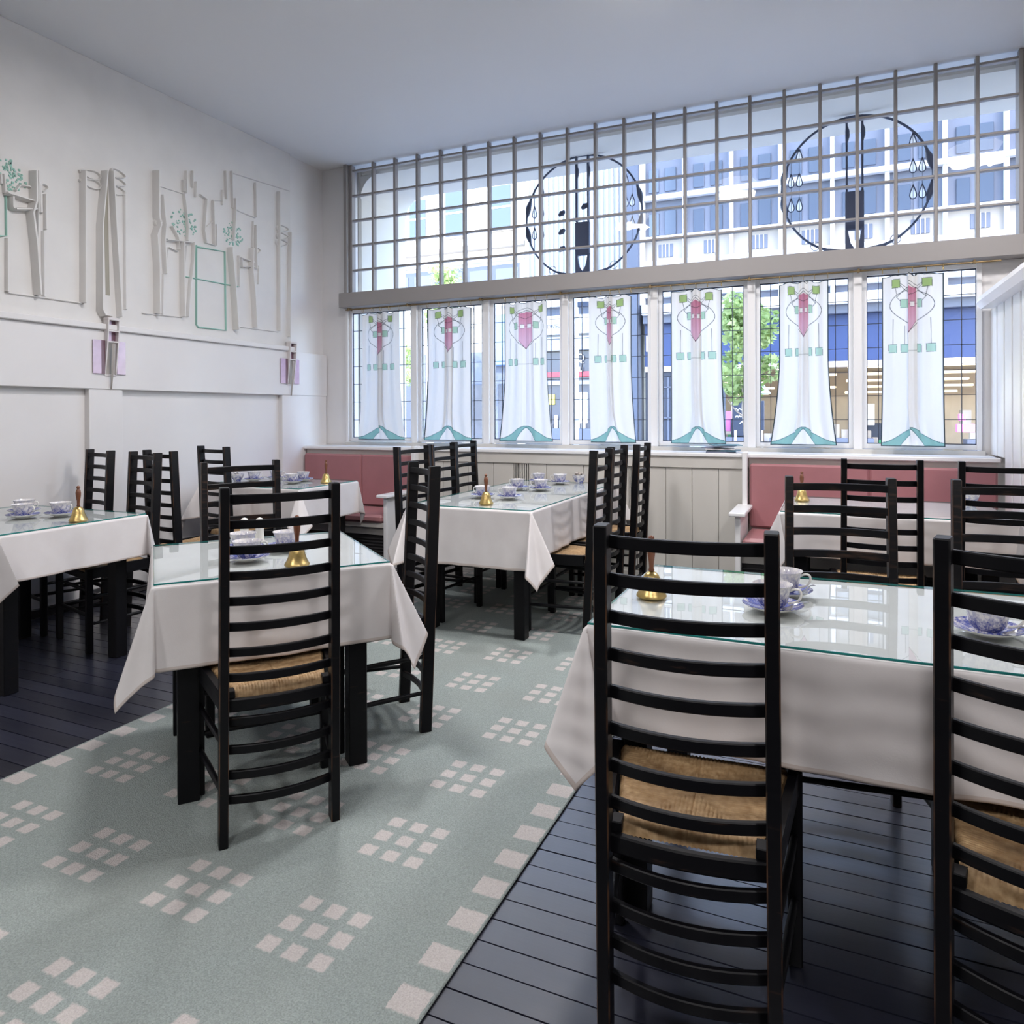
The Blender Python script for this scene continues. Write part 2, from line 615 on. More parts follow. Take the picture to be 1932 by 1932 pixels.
# plaster relief figures on the left wall
RELIEF = [('p', 0.03, 0.035, [(2.894, 2.803), (2.894, 2.617), (2.873, 2.535), (2.897, 2.338), (2.917, 2.034)]),
    ('p', 0.03, 0.02, [(2.929, 2.814), (2.934, 2.694), (2.939, 2.557)]),
    ('p', 0.015, 0.015, [(2.973, 2.683), (2.974, 2.46)]),
    ('p', 0.02, 0.012, [(2.963, 2.447), (2.963, 2.035)]),
    ('p', 0.02, 0.03, [(2.728, 2.62), (2.901, 2.613)]),
    ('p', 0.02, 0.03, [(2.774, 2.536), (2.901, 2.567)]),
    ('p', 0.025, 0.025, [(2.764, 2.609), (2.764, 2.544), (2.779, 2.535)]),
    ('p', 0.014, 0.015, [(2.79, 2.653), (2.816, 2.693), (2.869, 2.703), (2.891, 2.693)]),
    ('p', 0.02, 0.015, [(2.742, 2.353), (2.74, 2.029)]),
    ('p', 0.028, 0.03, [(3.223, 2.904), (3.218, 2.027)]),
    ('p', 0.012, 0.008, [(2.745, 2.024), (3.215, 2.026)]),
    ('p', 0.022, 0.035, [(3.375, 2.951), (3.337, 2.569), (3.334, 1.995), (3.353, 1.964), (3.405, 1.962)]),
    ('p', 0.022, 0.03, [(3.426, 2.966), (3.439, 2.715), (3.473, 2.172), (3.485, 1.966)]),
    ('p', 0.02, 0.012, [(3.539, 2.865), (3.541, 2.028)]),
    ('p', 0.015, 0.015, [(2.704, 2.729), (2.706, 2.672)]),
    ('p', 0.015, 0.015, [(2.722, 2.734), (2.728, 2.62)]),
    ('p', 0.015, 0.03, [(2.913, 2.809), (2.905, 2.356)]),
    ('p', 0.01, 0.012, [(3.201, 2.901), (3.207, 2.895), (3.223, 2.889), (3.247, 2.882), (3.275, 2.876), (3.304, 2.874), (3.329, 2.879), (3.346, 2.889), (3.352, 2.904), (3.346, 2.919), (3.33, 2.929), (3.305, 2.932), (3.276, 2.929), (3.247, 2.922), (3.223, 2.914), (3.207, 2.907), (3.201, 2.901)]),
    ('p', 0.01, 0.012, [(3.201, 2.84), (3.207, 2.834), (3.222, 2.827), (3.246, 2.82), (3.275, 2.814), (3.304, 2.812), (3.329, 2.816), (3.346, 2.826), (3.352, 2.841), (3.346, 2.856), (3.329, 2.866), (3.304, 2.87), (3.275, 2.867), (3.247, 2.86), (3.223, 2.853), (3.207, 2.846), (3.201, 2.84)]),
    ('p', 0.01, 0.012, [(3.543, 2.965), (3.538, 2.959), (3.526, 2.952), (3.507, 2.944), (3.484, 2.938), (3.462, 2.936), (3.444, 2.941), (3.432, 2.952), (3.428, 2.967), (3.432, 2.981), (3.444, 2.992), (3.463, 2.996), (3.485, 2.994), (3.507, 2.987), (3.526, 2.979), (3.538, 2.971), (3.543, 2.965)]),
    ('p', 0.01, 0.012, [(3.542, 2.909), (3.538, 2.903), (3.525, 2.896), (3.506, 2.889), (3.484, 2.883), (3.462, 2.881), (3.444, 2.886), (3.431, 2.897), (3.427, 2.912), (3.432, 2.927), (3.444, 2.937), (3.462, 2.941), (3.484, 2.938), (3.506, 2.931), (3.525, 2.923), (3.538, 2.916), (3.542, 2.909)]),
    ('p', 0.01, 0.012, [(3.546, 2.848), (3.541, 2.842), (3.528, 2.835), (3.509, 2.828), (3.487, 2.822), (3.465, 2.821), (3.447, 2.826), (3.434, 2.837), (3.43, 2.852), (3.435, 2.867), (3.447, 2.877), (3.465, 2.881), (3.487, 2.878), (3.51, 2.871), (3.528, 2.862), (3.541, 2.855), (3.546, 2.848)]),
    ('p', 0.01, 0.012, [(2.991, 2.729), (2.989, 2.724), (2.984, 2.717), (2.976, 2.708), (2.967, 2.7), (2.958, 2.696), (2.951, 2.697), (2.946, 2.705), (2.944, 2.716), (2.946, 2.729), (2.951, 2.739), (2.959, 2.744), (2.968, 2.745), (2.976, 2.742), (2.984, 2.738), (2.989, 2.734), (2.991, 2.729)]),
    ('groove', 0.036, -0.012, [(3.395, 2.957), (3.409, 2.108)]),
    ('g', 0.014, 0.012, [(2.738, 2.607), (2.74, 2.368), (2.697, 2.356)]),
    ('p', 0.03, 0.035, [(3.789, 3.081), (3.787, 2.74), (3.804, 2.684), (3.771, 2.602), (3.789, 2.396), (3.791, 2.029)]),
    ('p', 0.022, 0.022, [(3.841, 2.919), (3.866, 2.699), (3.856, 2.591), (3.864, 2.395), (3.868, 2.335)]),
    ('p', 0.015, 0.01, [(3.859, 2.333), (3.848, 2.029)]),
    ('p', 0.01, 0.012, [(3.892, 2.537), (3.878, 2.398)]),
    ('p', 0.014, 0.02, [(3.925, 2.705), (3.98, 2.633), (3.989, 2.542)]),
    ('p', 0.016, 0.025, [(3.87, 2.593), (4.103, 2.621)]),
    ('p', 0.01, 0.015, [(3.906, 2.54), (3.979, 2.525)]),
    ('p', 0.026, 0.028, [(4.022, 2.604), (4.02, 2.354), (4.023, 2.035)]),
    ('p', 0.01, 0.015, [(4.06, 2.588), (4.045, 2.429)]),
    ('p', 0.018, 0.018, [(4.133, 2.628), (4.127, 2.484), (4.101, 2.321), (4.071, 2.041)]),
    ('p', 0.012, 0.015, [(4.068, 3.167), (4.062, 2.993)]),
    ('p', 0.012, 0.015, [(4.126, 3.185), (4.124, 3.057)]),
    ('p', 0.014, 0.02, [(4.039, 3.088), (4.039, 2.998)]),
    ('p', 0.014, 0.018, [(4.043, 2.983), (4.075, 2.733), (4.07, 2.63)]),
    ('p', 0.012, 0.014, [(4.16, 3.111), (4.155, 2.99)]),
    ('p', 0.008, 0.008, [(3.793, 2.981), (4.048, 2.985)]),
    ('p', 0.013, 0.018, [(4.195, 3.017), (4.26, 2.999), (4.244, 2.854), (4.233, 2.746), (4.253, 2.654)]),
    ('p', 0.012, 0.018, [(4.327, 3.005), (4.331, 2.851), (4.335, 2.647)]),
    ('p', 0.01, 0.012, [(4.327, 3.009), (4.422, 3.035)]),
    ('p', 0.01, 0.012, [(4.428, 3.12), (4.428, 2.999)]),
    ('p', 0.01, 0.014, [(4.363, 2.826), (4.361, 2.653)]),
    ('p', 0.012, 0.015, [(4.462, 3.288), (4.471, 3.061)]),
    ('p', 0.012, 0.015, [(4.528, 3.308), (4.537, 3.003)]),
    ('p', 0.016, 0.02, [(4.56, 3.089), (4.559, 2.966), (4.541, 2.737)]),
    ('p', 0.012, 0.014, [(4.799, 3.29), (4.803, 2.993)]),
    ('p', 0.01, 0.01, [(4.587, 2.999), (4.797, 2.987)]),
    ('p', 0.01, 0.012, [(4.773, 2.95), (4.759, 2.72)]),
    ('p', 0.016, 0.02, [(4.79, 2.919), (4.8, 2.544)]),
    ('p', 0.026, 0.035, [(4.496, 2.664), (4.496, 2.622), (4.527, 2.35), (4.558, 1.99)]),
    ('p', 0.012, 0.018, [(4.518, 2.661), (4.539, 2.521)]),
    ('p', 0.01, 0.014, [(4.602, 2.618), (4.606, 2.359)]),
    ('p', 0.012, 0.02, [(4.619, 2.605), (4.77, 2.595)]),
    ('p', 0.012, 0.02, [(4.624, 2.597), (4.63, 2.53)]),
    ('p', 0.012, 0.02, [(4.63, 2.53), (4.77, 2.556)]),
    ('p', 0.022, 0.03, [(4.741, 2.707), (4.734, 2.523), (4.757, 2.335), (4.778, 2.031)]),
    ('p', 0.008, 0.01, [(4.836, 2.577), (4.829, 2.416)]),
    ('p', 0.02, 0.022, [(5.081, 3.291), (5.079, 2.036)]),
    ('p', 0.02, 0.022, [(5.231, 2.959), (5.204, 1.993)]),
    ('p', 0.01, 0.01, [(4.533, 3.297), (5.234, 3.343)]),
    ('p', 0.01, 0.008, [(3.675, 2.018), (4.023, 2.031)]),
    ('p', 0.01, 0.008, [(4.615, 2.022), (5.078, 2.027)]),
    ('p', 0.01, 0.012, [(4.253, 2.654), (4.356, 2.651)]),
    ('p', 0.008, 0.01, [(4.233, 2.754), (4.336, 2.844)]),
    ('p', 0.008, 0.012, [(5.213, 2.982), (5.207, 2.974), (5.19, 2.964), (5.164, 2.951), (5.135, 2.94), (5.105, 2.933), (5.081, 2.933), (5.064, 2.942), (5.059, 2.957), (5.065, 2.974), (5.081, 2.988), (5.106, 2.996), (5.135, 2.999), (5.165, 2.997), (5.19, 2.993), (5.207, 2.988), (5.213, 2.982)]),
    ('p', 0.008, 0.012, [(5.212, 2.912), (5.206, 2.904), (5.189, 2.894), (5.164, 2.882), (5.134, 2.87), (5.105, 2.864), (5.08, 2.864), (5.064, 2.873), (5.058, 2.888), (5.064, 2.905), (5.081, 2.919), (5.105, 2.927), (5.135, 2.93), (5.164, 2.927), (5.189, 2.923), (5.206, 2.918), (5.212, 2.912)]),
    ('p', 0.008, 0.012, [(5.204, 2.85), (5.198, 2.842), (5.181, 2.832), (5.155, 2.82), (5.126, 2.809), (5.097, 2.802), (5.072, 2.803), (5.056, 2.812), (5.05, 2.827), (5.056, 2.844), (5.072, 2.858), (5.097, 2.866), (5.126, 2.868), (5.156, 2.865), (5.181, 2.861), (5.198, 2.855), (5.204, 2.85)]),
    ('p', 0.012, 0.016, [(3.837, 2.714), (3.835, 2.708), (3.828, 2.699), (3.819, 2.69), (3.808, 2.681), (3.798, 2.676), (3.788, 2.678), (3.782, 2.687), (3.78, 2.701), (3.783, 2.716), (3.789, 2.728), (3.798, 2.734), (3.809, 2.735), (3.819, 2.731), (3.829, 2.726), (3.835, 2.72), (3.837, 2.714)]),
    ('p', 0.008, 0.01, [(4.858, 2.714), (4.856, 2.709), (4.85, 2.702), (4.841, 2.694), (4.831, 2.687), (4.821, 2.683), (4.812, 2.685), (4.807, 2.692), (4.805, 2.703), (4.807, 2.715), (4.813, 2.724), (4.821, 2.729), (4.831, 2.73), (4.842, 2.727), (4.85, 2.722), (4.856, 2.718), (4.858, 2.714)]),
    ('g', 0.016, 0.014, [(4.167, 2.615), (4.163, 1.988), (4.183, 1.971), (4.464, 1.976), (4.457, 2.623), (4.167, 2.603)]),
    ('g', 0.011, 0.012, [(4.034, 2.349), (4.6, 2.358)])]
DOTS = [((4.056, 2.768), 0.12), ((4.552, 2.786), 0.11), ((2.77, 2.744), 0.1)]


def rib(pts, w, d, x0=-4.567):
    """raised rib of half-round section along (y, z) points on the wall"""
    m = MB()
    P = [Vector((0, y, z)) for y, z in pts]
    rings = []
    n = len(P)
    for i in range(n):
        dr = (P[min(i + 1, n - 1)] - P[max(i - 1, 0)])
        dr.normalize()
        nv = Vector((0, -dr.z, dr.y)) * (w / 2)
        rings.append([Vector((x0 + h * d, P[i].y, P[i].z)) + nv * s for s, h in ((-1, -.1), (-.8, .62), (-.3, 1), (.3, 1), (.8, .62), (1, -.1))])
    m.loft(rings, True)
    return m


rp = thing('relief_panel', 'white plaster relief of tall robed figures with green lines on left wall', 'plaster relief', (0, 0, 0))
for c, w, d, pts in RELIEF:
    if c == 'groove':
        part('groove_inlay', rib(pts, w, .004), 'groove_olive', rp, smooth=50, label='olive sunken inlay strip')
    elif c == 'g':
        part('green_line', rib(pts, w, d), 'relief_green', rp, smooth=50, label='green painted raised line')
    else:
        part('relief_rib', rib(pts, w * 1.15, d * 1.7), 'plaster', rp, smooth=50)
mb = MB()
for (y, z), r in DOTS:
    for k in range(70):
        a, q = random.uniform(0, 6.28), r * math.sqrt(random.random())
        yy, zz = y + q * math.cos(a), z + q * math.sin(a) * .9
        e = random.uniform(.004, .008)
        mb.box(-4.568, -4.561, yy - e, yy + e, zz - e, zz + e, .0015)
part('green_bead', mb, 'relief_green', rp, kind='stuff')


def sconce(y, label):
    t = thing('wall_sconce', label, 'wall lamp', (-4.545, y, 1.30), 0, 'pink glass wall sconces')
    # local: x out of the wall, y along it, z up; the box leans out at the top
    def front(z):
        return .046 - .040 * ((.64 - z) / .39) ** 1.4 if z < .64 else .046
    for s in (-1, 1):
        m = MB()
        zs = [.25, .31, .38, .45, .52, .58, .64]
        m.loft([[(-.004, s * .040 - .004, z), (front(z), s * .040 - .004, z), (front(z), s * .040 + .004, z), (-.004, s * .040 + .004, z)] for z in zs])
        part('side_fin', m, 'sconce_paint', t)
    part('top_cap', bx(-.004, .048, -.046, .046, .63, .648, .002), 'sconce_paint', t)
    for z in (.552, .478):
        part('ladder_bar', bx(front(z) - .012, front(z), -.036, .036, z, z + .010, .001), 'sconce_paint', t)
    part('ladder_bar', bx(front(.25) - .006, front(.25) + .002, -.036, .036, .25, .258, .001), 'sconce_paint', t)
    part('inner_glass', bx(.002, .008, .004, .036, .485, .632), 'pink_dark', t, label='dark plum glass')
    part('inner_glass', bx(.002, .010, -.036, .004, .485, .632), 'pink_glass', t)
    part('inner_board', bx(.001, .005, -.036, .036, .262, .478), 'sconce_steel', t)
    for y0, y1 in ((-.132, -.052), (.046, .112)):
        part('glass_panel', bx(.006, .012, y0, y1, .262, .490, .001), 'pink_glass', t, label='flat lilac glass panel')
    part('shadow_strip', bx(.006, .013, -.072, -.046, .262, .490), 'pink_dark', t, label='dark strip painted as shadow beside the box')  # dark colour stands for the box's shadow on the left panel
    m = MB()
    rings = []
    for k in range(11):
        f = k / 10
        z = .470 - .315 * f
        x = .040 - .026 * f ** 1.3
        h = .013 * (1 - max(0, f - .45) / .55 * .95)
        rings.append([(x, -h, z), (x + .006, 0, z), (x, h, z), (x - .012, 0, z)])
    m.loft(rings)
    part('spine', m, 'sconce_steel', t, smooth=30, label='grey pointed spine')


sconce(3.408, 'lilac glass wall sconce with pointed spine, between the two plaster figure groups')
sconce(5.215, 'lilac glass wall sconce with pointed spine, beside the corner of the room')

# ------------------------------------------------------------------ window wall
ZS, ZT0, ZT1 = 1.020, 2.300, 2.436
wb = struct('wall_back', bx(-4.6, -4.292, YW, YW + .16, -.1, ZC), 'wall_paint')
part('wall_post', bx(1.16, 4.1, YW, YW + .16, ZT0, ZC, .002), 'glazing_bar', wb)
part('wall_post', bx(.935, 4.1, YW, YW + .16, -.1, ZT0, .002), 'wall_paint', wb)
part('wall_apron', bx(-4.3, .96, YW - .01, YW + .12, .2, ZS - .012), 'wall_paint', wb)
struct('trim_1', bx(-4.30, 1.30, YW - .14, YW + .06, ZT0, ZT1, .004), 'glazing_bar')       # transom beam
struct('trim_2', bx(-4.296, .95, YW - .055, YW + .02, ZS - .045, ZS - .004, .004), 'panel_paint')
struct('trim_3', bx(-4.30, -4.262, YW - .06, YW + .05, ZT1, ZC, .003), 'glazing_bar')
struct('trim_4', bx(-4.29, -4.262, YW - .045, YW + .05, ZS - .01, ZT0, .003), 'sash_paint')

pane_cache = {}


def pane_mesh(w, h):
    k = (round(w, 3), round(h, 3))
    if k not in pane_cache:
        pane_cache[k] = MB().box(0, k[0], -.002, .002, 0, k[1]).mesh('glass_pane', 'window_glass')
    return pane_cache[k]


# lower windows 1-7: timber casements with leaded panes behind the curtains
xs = [-4.262, -3.515, -2.777, -2.040, -1.287, -.548, .177, .935]
for i in range(7):
    a, b = xs[i], xs[i + 1]
    wd = bpy.data.objects.new('window_%d' % (i + 1), None)
    COL.objects.link(wd)
    wd.location = (0, YW, 0)
    wd['kind'] = 'structure'
    wd['label'] = 'leaded casement window behind a curtain'
    mul = .058
    if i > 0:
        part('mullion', bx(a - mul / 2, a + mul / 2, -.055, .055, ZS - .006, ZT0, .004), 'sash_paint', wd)
        l = a + mul / 2
    else:
        l = a
    r = b - mul / 2 if i < 6 else b
    sa = .030
    part('sash_stile', bx(l, l + sa, -.02, .03, ZS, ZT0, .002), 'white_gloss', wd)
    part('sash_stile', bx(r - sa, r, -.02, .03, ZS, ZT0, .002), 'white_gloss', wd)
    part('sash_rail', bx(l + sa, r - sa, -.02, .03, ZS, ZS + .035, .002), 'white_gloss', wd)
    part('sash_rail', bx(l + sa, r - sa, -.02, .03, ZT0 - .045, ZT0, .002), 'white_gloss', wd)
    gx0, gx1, gz0, gz1 = l + sa, r - sa, ZS + .035, ZT0 - .045
    cx = [gx0, gx0 + .075, gx1 - .085, gx1]
    cz = [gz0 + k * (gz1 - gz0) / 7 for k in range(8)]
    for k in range(1, 7):
        part('lead_came', bx(gx0, gx1, -.006, .006, cz[k] - .0022, cz[k] + .0022), 'lead', wd)
    for k in (1, 2):
        part('lead_came', bx(cx[k] - .0022, cx[k] + .0022, -.006, .006, gz0, gz1), 'lead', wd)
    part('lead_edge', MB().box(gx0, gx1, -.005, .005, gz1 - .008, gz1).box(gx0, gx1, -.005, .005, gz0, gz0 + .006).box(gx0, gx0 + .005, -.005, .005, gz0, gz1).box(gx1 - .005, gx1, -.005, .005, gz0, gz1), 'lead', wd)
    for k in range(7):
        for q in range(3):
            put('glass_pane', pane_mesh(cx[q + 1] - cx[q], cz[k + 1] - cz[k]), wd, (cx[q], 0, cz[k]))

# upper window 8: square grid
wu = bpy.data.objects.new('window_8', None)
COL.objects.link(wu)
wu.location = (0, YW + .01, 0)
wu['kind'] = 'structure'
wu['label'] = 'large upper window with a grid of square panes'
gx = [-4.239 + .24535 * k for k in range(23)]
gz = [ZT1] + [ZT1 + .237 + .2405 * k for k in range(5)]
part('outer_bar', bx(-4.262, -4.228, -.03, .03, ZT1, ZC, .003), 'glazing_bar', wu)
for k in range(1, 23):
    part('glazing_bar', bx(gx[k] - .0115, gx[k] + .0115, -.028, .028, ZT1, ZC, .004), 'glazing_bar', wu)
for z in gz[1:]:
    for k in range(22):
        part('glazing_bar', bx(gx[k] + .0115, gx[k + 1] - .0115, -.022, .022, z - .0085, z + .0085, .003), 'glazing_bar', wu) if k == -1 else None
    part('cross_bar', bx(gx[0], gx[-1], -.022, .022, z - .0085, z + .0085, .003), 'glazing_bar', wu)
gz.append(ZC)
for r_ in range(len(gz) - 1):
    for k in range(22):
        if gz[r_ + 1] - gz[r_] > .03:
            put('glass_pane', pane_mesh(.2454, gz[r_ + 1] - gz[r_]), wu, (gx[k], .004, gz[r_]))

# ------------------------------------------------------------------ sill ledge, panelled front, benches
led = struct('trim_5', bx(-4.57, .975, YP, YW - .012, .962, .985, .004), 'white_gloss')
part('ledge_nosing', bx(-4.57, .985, YP - .018, YP + .03, .955, .985, .006), 'white_gloss', led)
wp = struct('wall_panelling', bx(-3.31, -.56, YP + .03, YP + .06, 0, .93), 'panel_paint')
part('panel_fascia', bx(-3.30, -.565, YP - .004, YP + .03, .872, .955, .003), 'panel_paint', wp)
xx = [-3.30, -3.06, -2.82, -2.582, -2.395, -2.262, -2.107, -1.793, -1.60, -1.425, -1.345, -1.142, -.946, -.755, -.565]
for a, b in zip(xx[:-1], xx[1:]):
    if (a, b) in ((-2.395, -2.262), (-1.425, -1.345)):
        g = part('vent_grille', bx(a, b, YP + .022, YP + .03, .08, .872), 'dark_grille', wp, label='dark slotted vent')
        nb = 7 if b - a > .1 else 5
        for k in range(nb):
            x = a + (k + .5) * (b - a) / nb
            put('grille_bar', MB().box(x - .0045, x + .0045, YP + .008, YP + .022, .08, .872).mesh('grille_bar', 'panel_paint'), g)
    else:
        part('panel_plank', bx(a + .0015, b - .0015, YP + .008, YP + .03, .06, .872, .003), 'panel_paint', wp)
part('panel_plinth', bx(-3.30, -.565, YP, YP + .03, 0, .07, .003), 'panel_paint', wp)


def bench(x0, x1, split, label, end_at):
    t = thing('bench', label, 'bench', ((x0 + x1) / 2, YP - .25, 0), 0, 'built-in benches under the window')
    ox, oy = (x0 + x1) / 2, YP - .25

    def P(n, m, mt, **k):
        m.v = [(a - ox, b - oy, c) for a, b, c in m.v]
        return part(n, m, mt, t, **k)
    P('back_board', bx(x0, x1, YP + .02, YP + .06, 0, .955, .003), 'panel_paint')
    cuts = [x0 + .01] + split + [x1 - .01]
    for a, b in zip(cuts[:-1], cuts[1:]):
        P('back_cushion', bx(a + .001, b - .001, YP - .035, YP + .02, .46, .915, .014), 'bench_red', smooth=35)
        P('seat_cushion', bx(a + .001, b - .001, YP - .50, YP - .03, .385, .455, .020), 'bench_red_seat', smooth=35)
    P('seat_board', bx(x0, x1, YP - .48, YP + .02, .345, .385, .003), 'panel_paint')
    P('front_rail', bx(x0, x1, YP - .44, YP - .42, .28, .345, .002), 'panel_paint')
    P('base', bx(x0, x1, YP - .41, YP - .38, 0, .28), 'dark_grille')
    n = 9
    for k in range(n):
        z = .03 + k * .026
        P('base_slat', bx(x0, x1, YP - .425, YP - .40, z, z + .011, .002), 'dark_grille')
    s, xe = end_at
    e0, e1 = (xe - .035, xe) if s < 0 else (xe, xe + .035)
    P('end_post', bx(e0, e1, YP - .075, YP + .02, 0, 1.0, .004), 'white_gloss')
    P('end_panel', bx(e0, e1, YP - .50, YP - .07, 0, .60, .004), 'white_gloss')
    P('arm', bx(e0 - .035, e1 + .035, YP - .55, YP - .05, .60, .625, .005), 'white_gloss')
    return t


bench(-4.545, -3.335, [-3.885], 'long pink padded bench in the corner below the left wall', (1, -3.335))
bench(-.545, .975, [.235], 'pink padded bench under the window beside the slatted screen', (-1, -.545))

# partition with vertical slats and a sloping cap
pt = struct('wall_partition', bx(1.012, 1.08, 4.0, 5.41, 0, 1.97), 'white_gloss')
part('screen_return', bx(1.012, 1.08, 5.41, 5.73, .99, 1.97), 'white_gloss', pt)
for k in range(8):
    y = 4.035 + k * .2135
    part('screen_slat', bx(.985, 1.010, y + .022, min(y + .2, 5.73), 0 if y + .21 < 5.41 else .99, 1.97, .004), 'white_gloss', pt)
mb = MB()
mb.loft([[(.888, y, 2.005), (.915, y, 1.965), (1.10, y, 1.965), (1.12, y, 2.01), (1.03, y, 2.055), (.905, y, 2.045)] for y in (3.95, 5.655)])
part('screen_cap', mb, 'white_gloss', pt)

# ------------------------------------------------------------------ carpet
mb = MB().box(-2.652, -.788, -.6, 5.40, .0005, .009, .003)
o = part('carpet_runner', mb, 'carpet')
o['label'] = 'grey-green carpet runner with groups of nine pale squares'
o['category'] = 'carpet'

# ------------------------------------------------------------------ curtains
def seg(U, V, pts, asp):
    """distance in metres to a polyline in (u, v)"""
    d = np.full(U.shape, 9.0)
    P = [np.array((a * asp[0], b * asp[1])) for a, b in pts]
    X_, Y_ = U * asp[0], V * asp[1]
    for a, b in zip(P[:-1], P[1:]):
        e = b - a
        L = max(1e-9, e @ e)
        q = np.clip(((X_ - a[0]) * e[0] + (Y_ - a[1]) * e[1]) / L, 0, 1)
        d = np.minimum(d, np.hypot(X_ - a[0] - q * e[0], Y_ - a[1] - q * e[1]))
    return d


def smooth_pts(pts, n=10):
    P = [Vector((*p, 0)) for p in pts]
    P = [P[0] * 2 - P[1]] + P + [P[-1] * 2 - P[-2]]
    res = []
    for i in range(1, len(P) - 2):
        for k in range(n):
            s = k / n
            a, b, c, d = P[i - 1], P[i], P[i + 1], P[i + 2]
            q = .5 * ((2 * b) + (c - a) * s + (2 * a - 5 * b + 4 * c - d) * s * s + (3 * b - a - 3 * c + d) * s ** 3)
            res.append((q.x, q.y))
    res.append(tuple(P[-2][:2]))
    return res


CW, CH = .26, 1.17       # half width and height of the cloth


def print_colours(U, V, edge_dark):
    asp = (CW, CH)
    white = np.array((.86, .86, .85))
    C = np.ones(U.shape + (3,)) * white
    aa = .0016

    def lay(mask, col):
        m = np.clip(mask, 0, 1)[..., None]
        C[:] = C * (1 - m) + np.array(col) * m

    def line(pts, w, col=(.045, .06, .065)):
        lay((w - seg(U, V, pts, asp)) / aa + .5, col)
    # pink centre band with a pointed foot
    pw = .29
    foot = .275 + .065 * (1 - np.abs(U) / pw)
    top = .072 + .012 * (np.abs(U) / pw)
    band = np.minimum(np.minimum((pw - np.abs(U)) * CW, (V - top) * CH), (foot - V) * CH) / aa + .5
    m = np.clip(band, 0, 1)[..., None]
    pink = np.array((.58, .23, .33)) + (np.array((.70, .45, .57)) - np.array((.58, .23, .33))) * np.clip((V - .07) / .2, 0, 1)[..., None]
    C[:] = C * (1 - m) + pink * m
    line([(-pw, .275), (0, .34), (pw, .275)], .0018, (.25, .10, .14))
    # onion-shaped outline
    half = smooth_pts([(0, .335), (.34, .285), (.70, .225), (.80, .175), (.66, .125), (.34, .088), (0, .058)])
    for s in (-1, 1):
        line([(s * a, b) for a, b in half], .0021)
        line([(s * a, b) for a, b in smooth_pts([(.62, .13), (.40, .082), (.15, .05), (0, .042)])], .0017)
        line([(s * a, b) for a, b in smooth_pts([(.56, .05), (.40, .075), (.25, .085)])], .0016)
        line([(s * a, b) for a, b in smooth_pts([(.56, .06), (.36, .10), (0, .122)])], .0017)
        line([(s * a, b) for a, b in smooth_pts([(.64, .13), (.54, .155), (.45, .168)])], .0017)
        line([(s * .67, .075), (s * .62, .125)], .0016)
        line([(s * .72, .26), (s * .73, .41)], .0016)
        line([(s * .43, .30), (s * .43, .41)], .0016)
        for (cu, cv, green) in ((.65, .052, (.36, .50, .20)), (.44, .17, (.42, .62, .48)), (.73, .43, (.45, .66, .56)), (.43, .43, (.45, .66, .56))):
            hu, hv = .100, .0245
            q = np.minimum((hu - np.abs(U - s * cu)) * CW, (hv - np.abs(V - cv)) * CH)
            lay(q / aa + .5, green)
            x0, x1, y0, y1 = s * cu - hu, s * cu + hu, cv - hv, cv + hv
            for sg in ([(x0, y0), (x0, y1 - .012)], [(x0 + .03, y0), (x1, y0)], [(x1, y0 + .01), (x1, y1)], [(x0, y1), (x1 - .05, y1)]):
                line(sg, .0016)
    line([(-.33, .175), (.33, .175)], .0016)
    line([(-.32, .445), (.32, .445)], .0016)
    for s in (-1, 1):       # small white squares on the band
        q = np.minimum((.08 - np.abs(U - s * .15)) * CW, (.014 - np.abs(V - .175)) * CH)
        lay(q / aa + .5, white)
        line([(s * .15 - .08, .161), (s * .15 + .08, .161)], .0013)
        line([(s * .15 - .08, .189), (s * .15 + .08, .189)], .0013)
    # teal swags at the foot
    AU = np.abs(U)
    outer = .985 - .095 * np.exp(-(AU / .58) ** 2.2)
    inner = .899 + .103 * np.clip(AU / .40, 0, 2) ** 1.5
    q = np.minimum((V - outer) * CH, (inner - V) * CH)
    lay(q / .002 + .5, (.27, .50, .48))
    lay((.0028 - np.abs(V - outer) * CH) / aa + .5, (.09, .20, .21))
    lay(np.where(V < .998, (.0020 - np.abs(V - inner) * CH * .5) / aa + .5, 0), (.09, .20, .21))
    dk = (.035, .055, .065)
    lay((.006 - V * CH) / aa + .5, dk)
    lay((.006 - (1 - V) * CH) / aa + .5, dk)
    if 'l' in edge_dark:
        lay((.008 - (1 + U) * CW) / aa + .5, dk)
    if 'r' in edge_dark:
        lay((.008 - (1 - U) * CW) / aa + .5, dk)
    return C


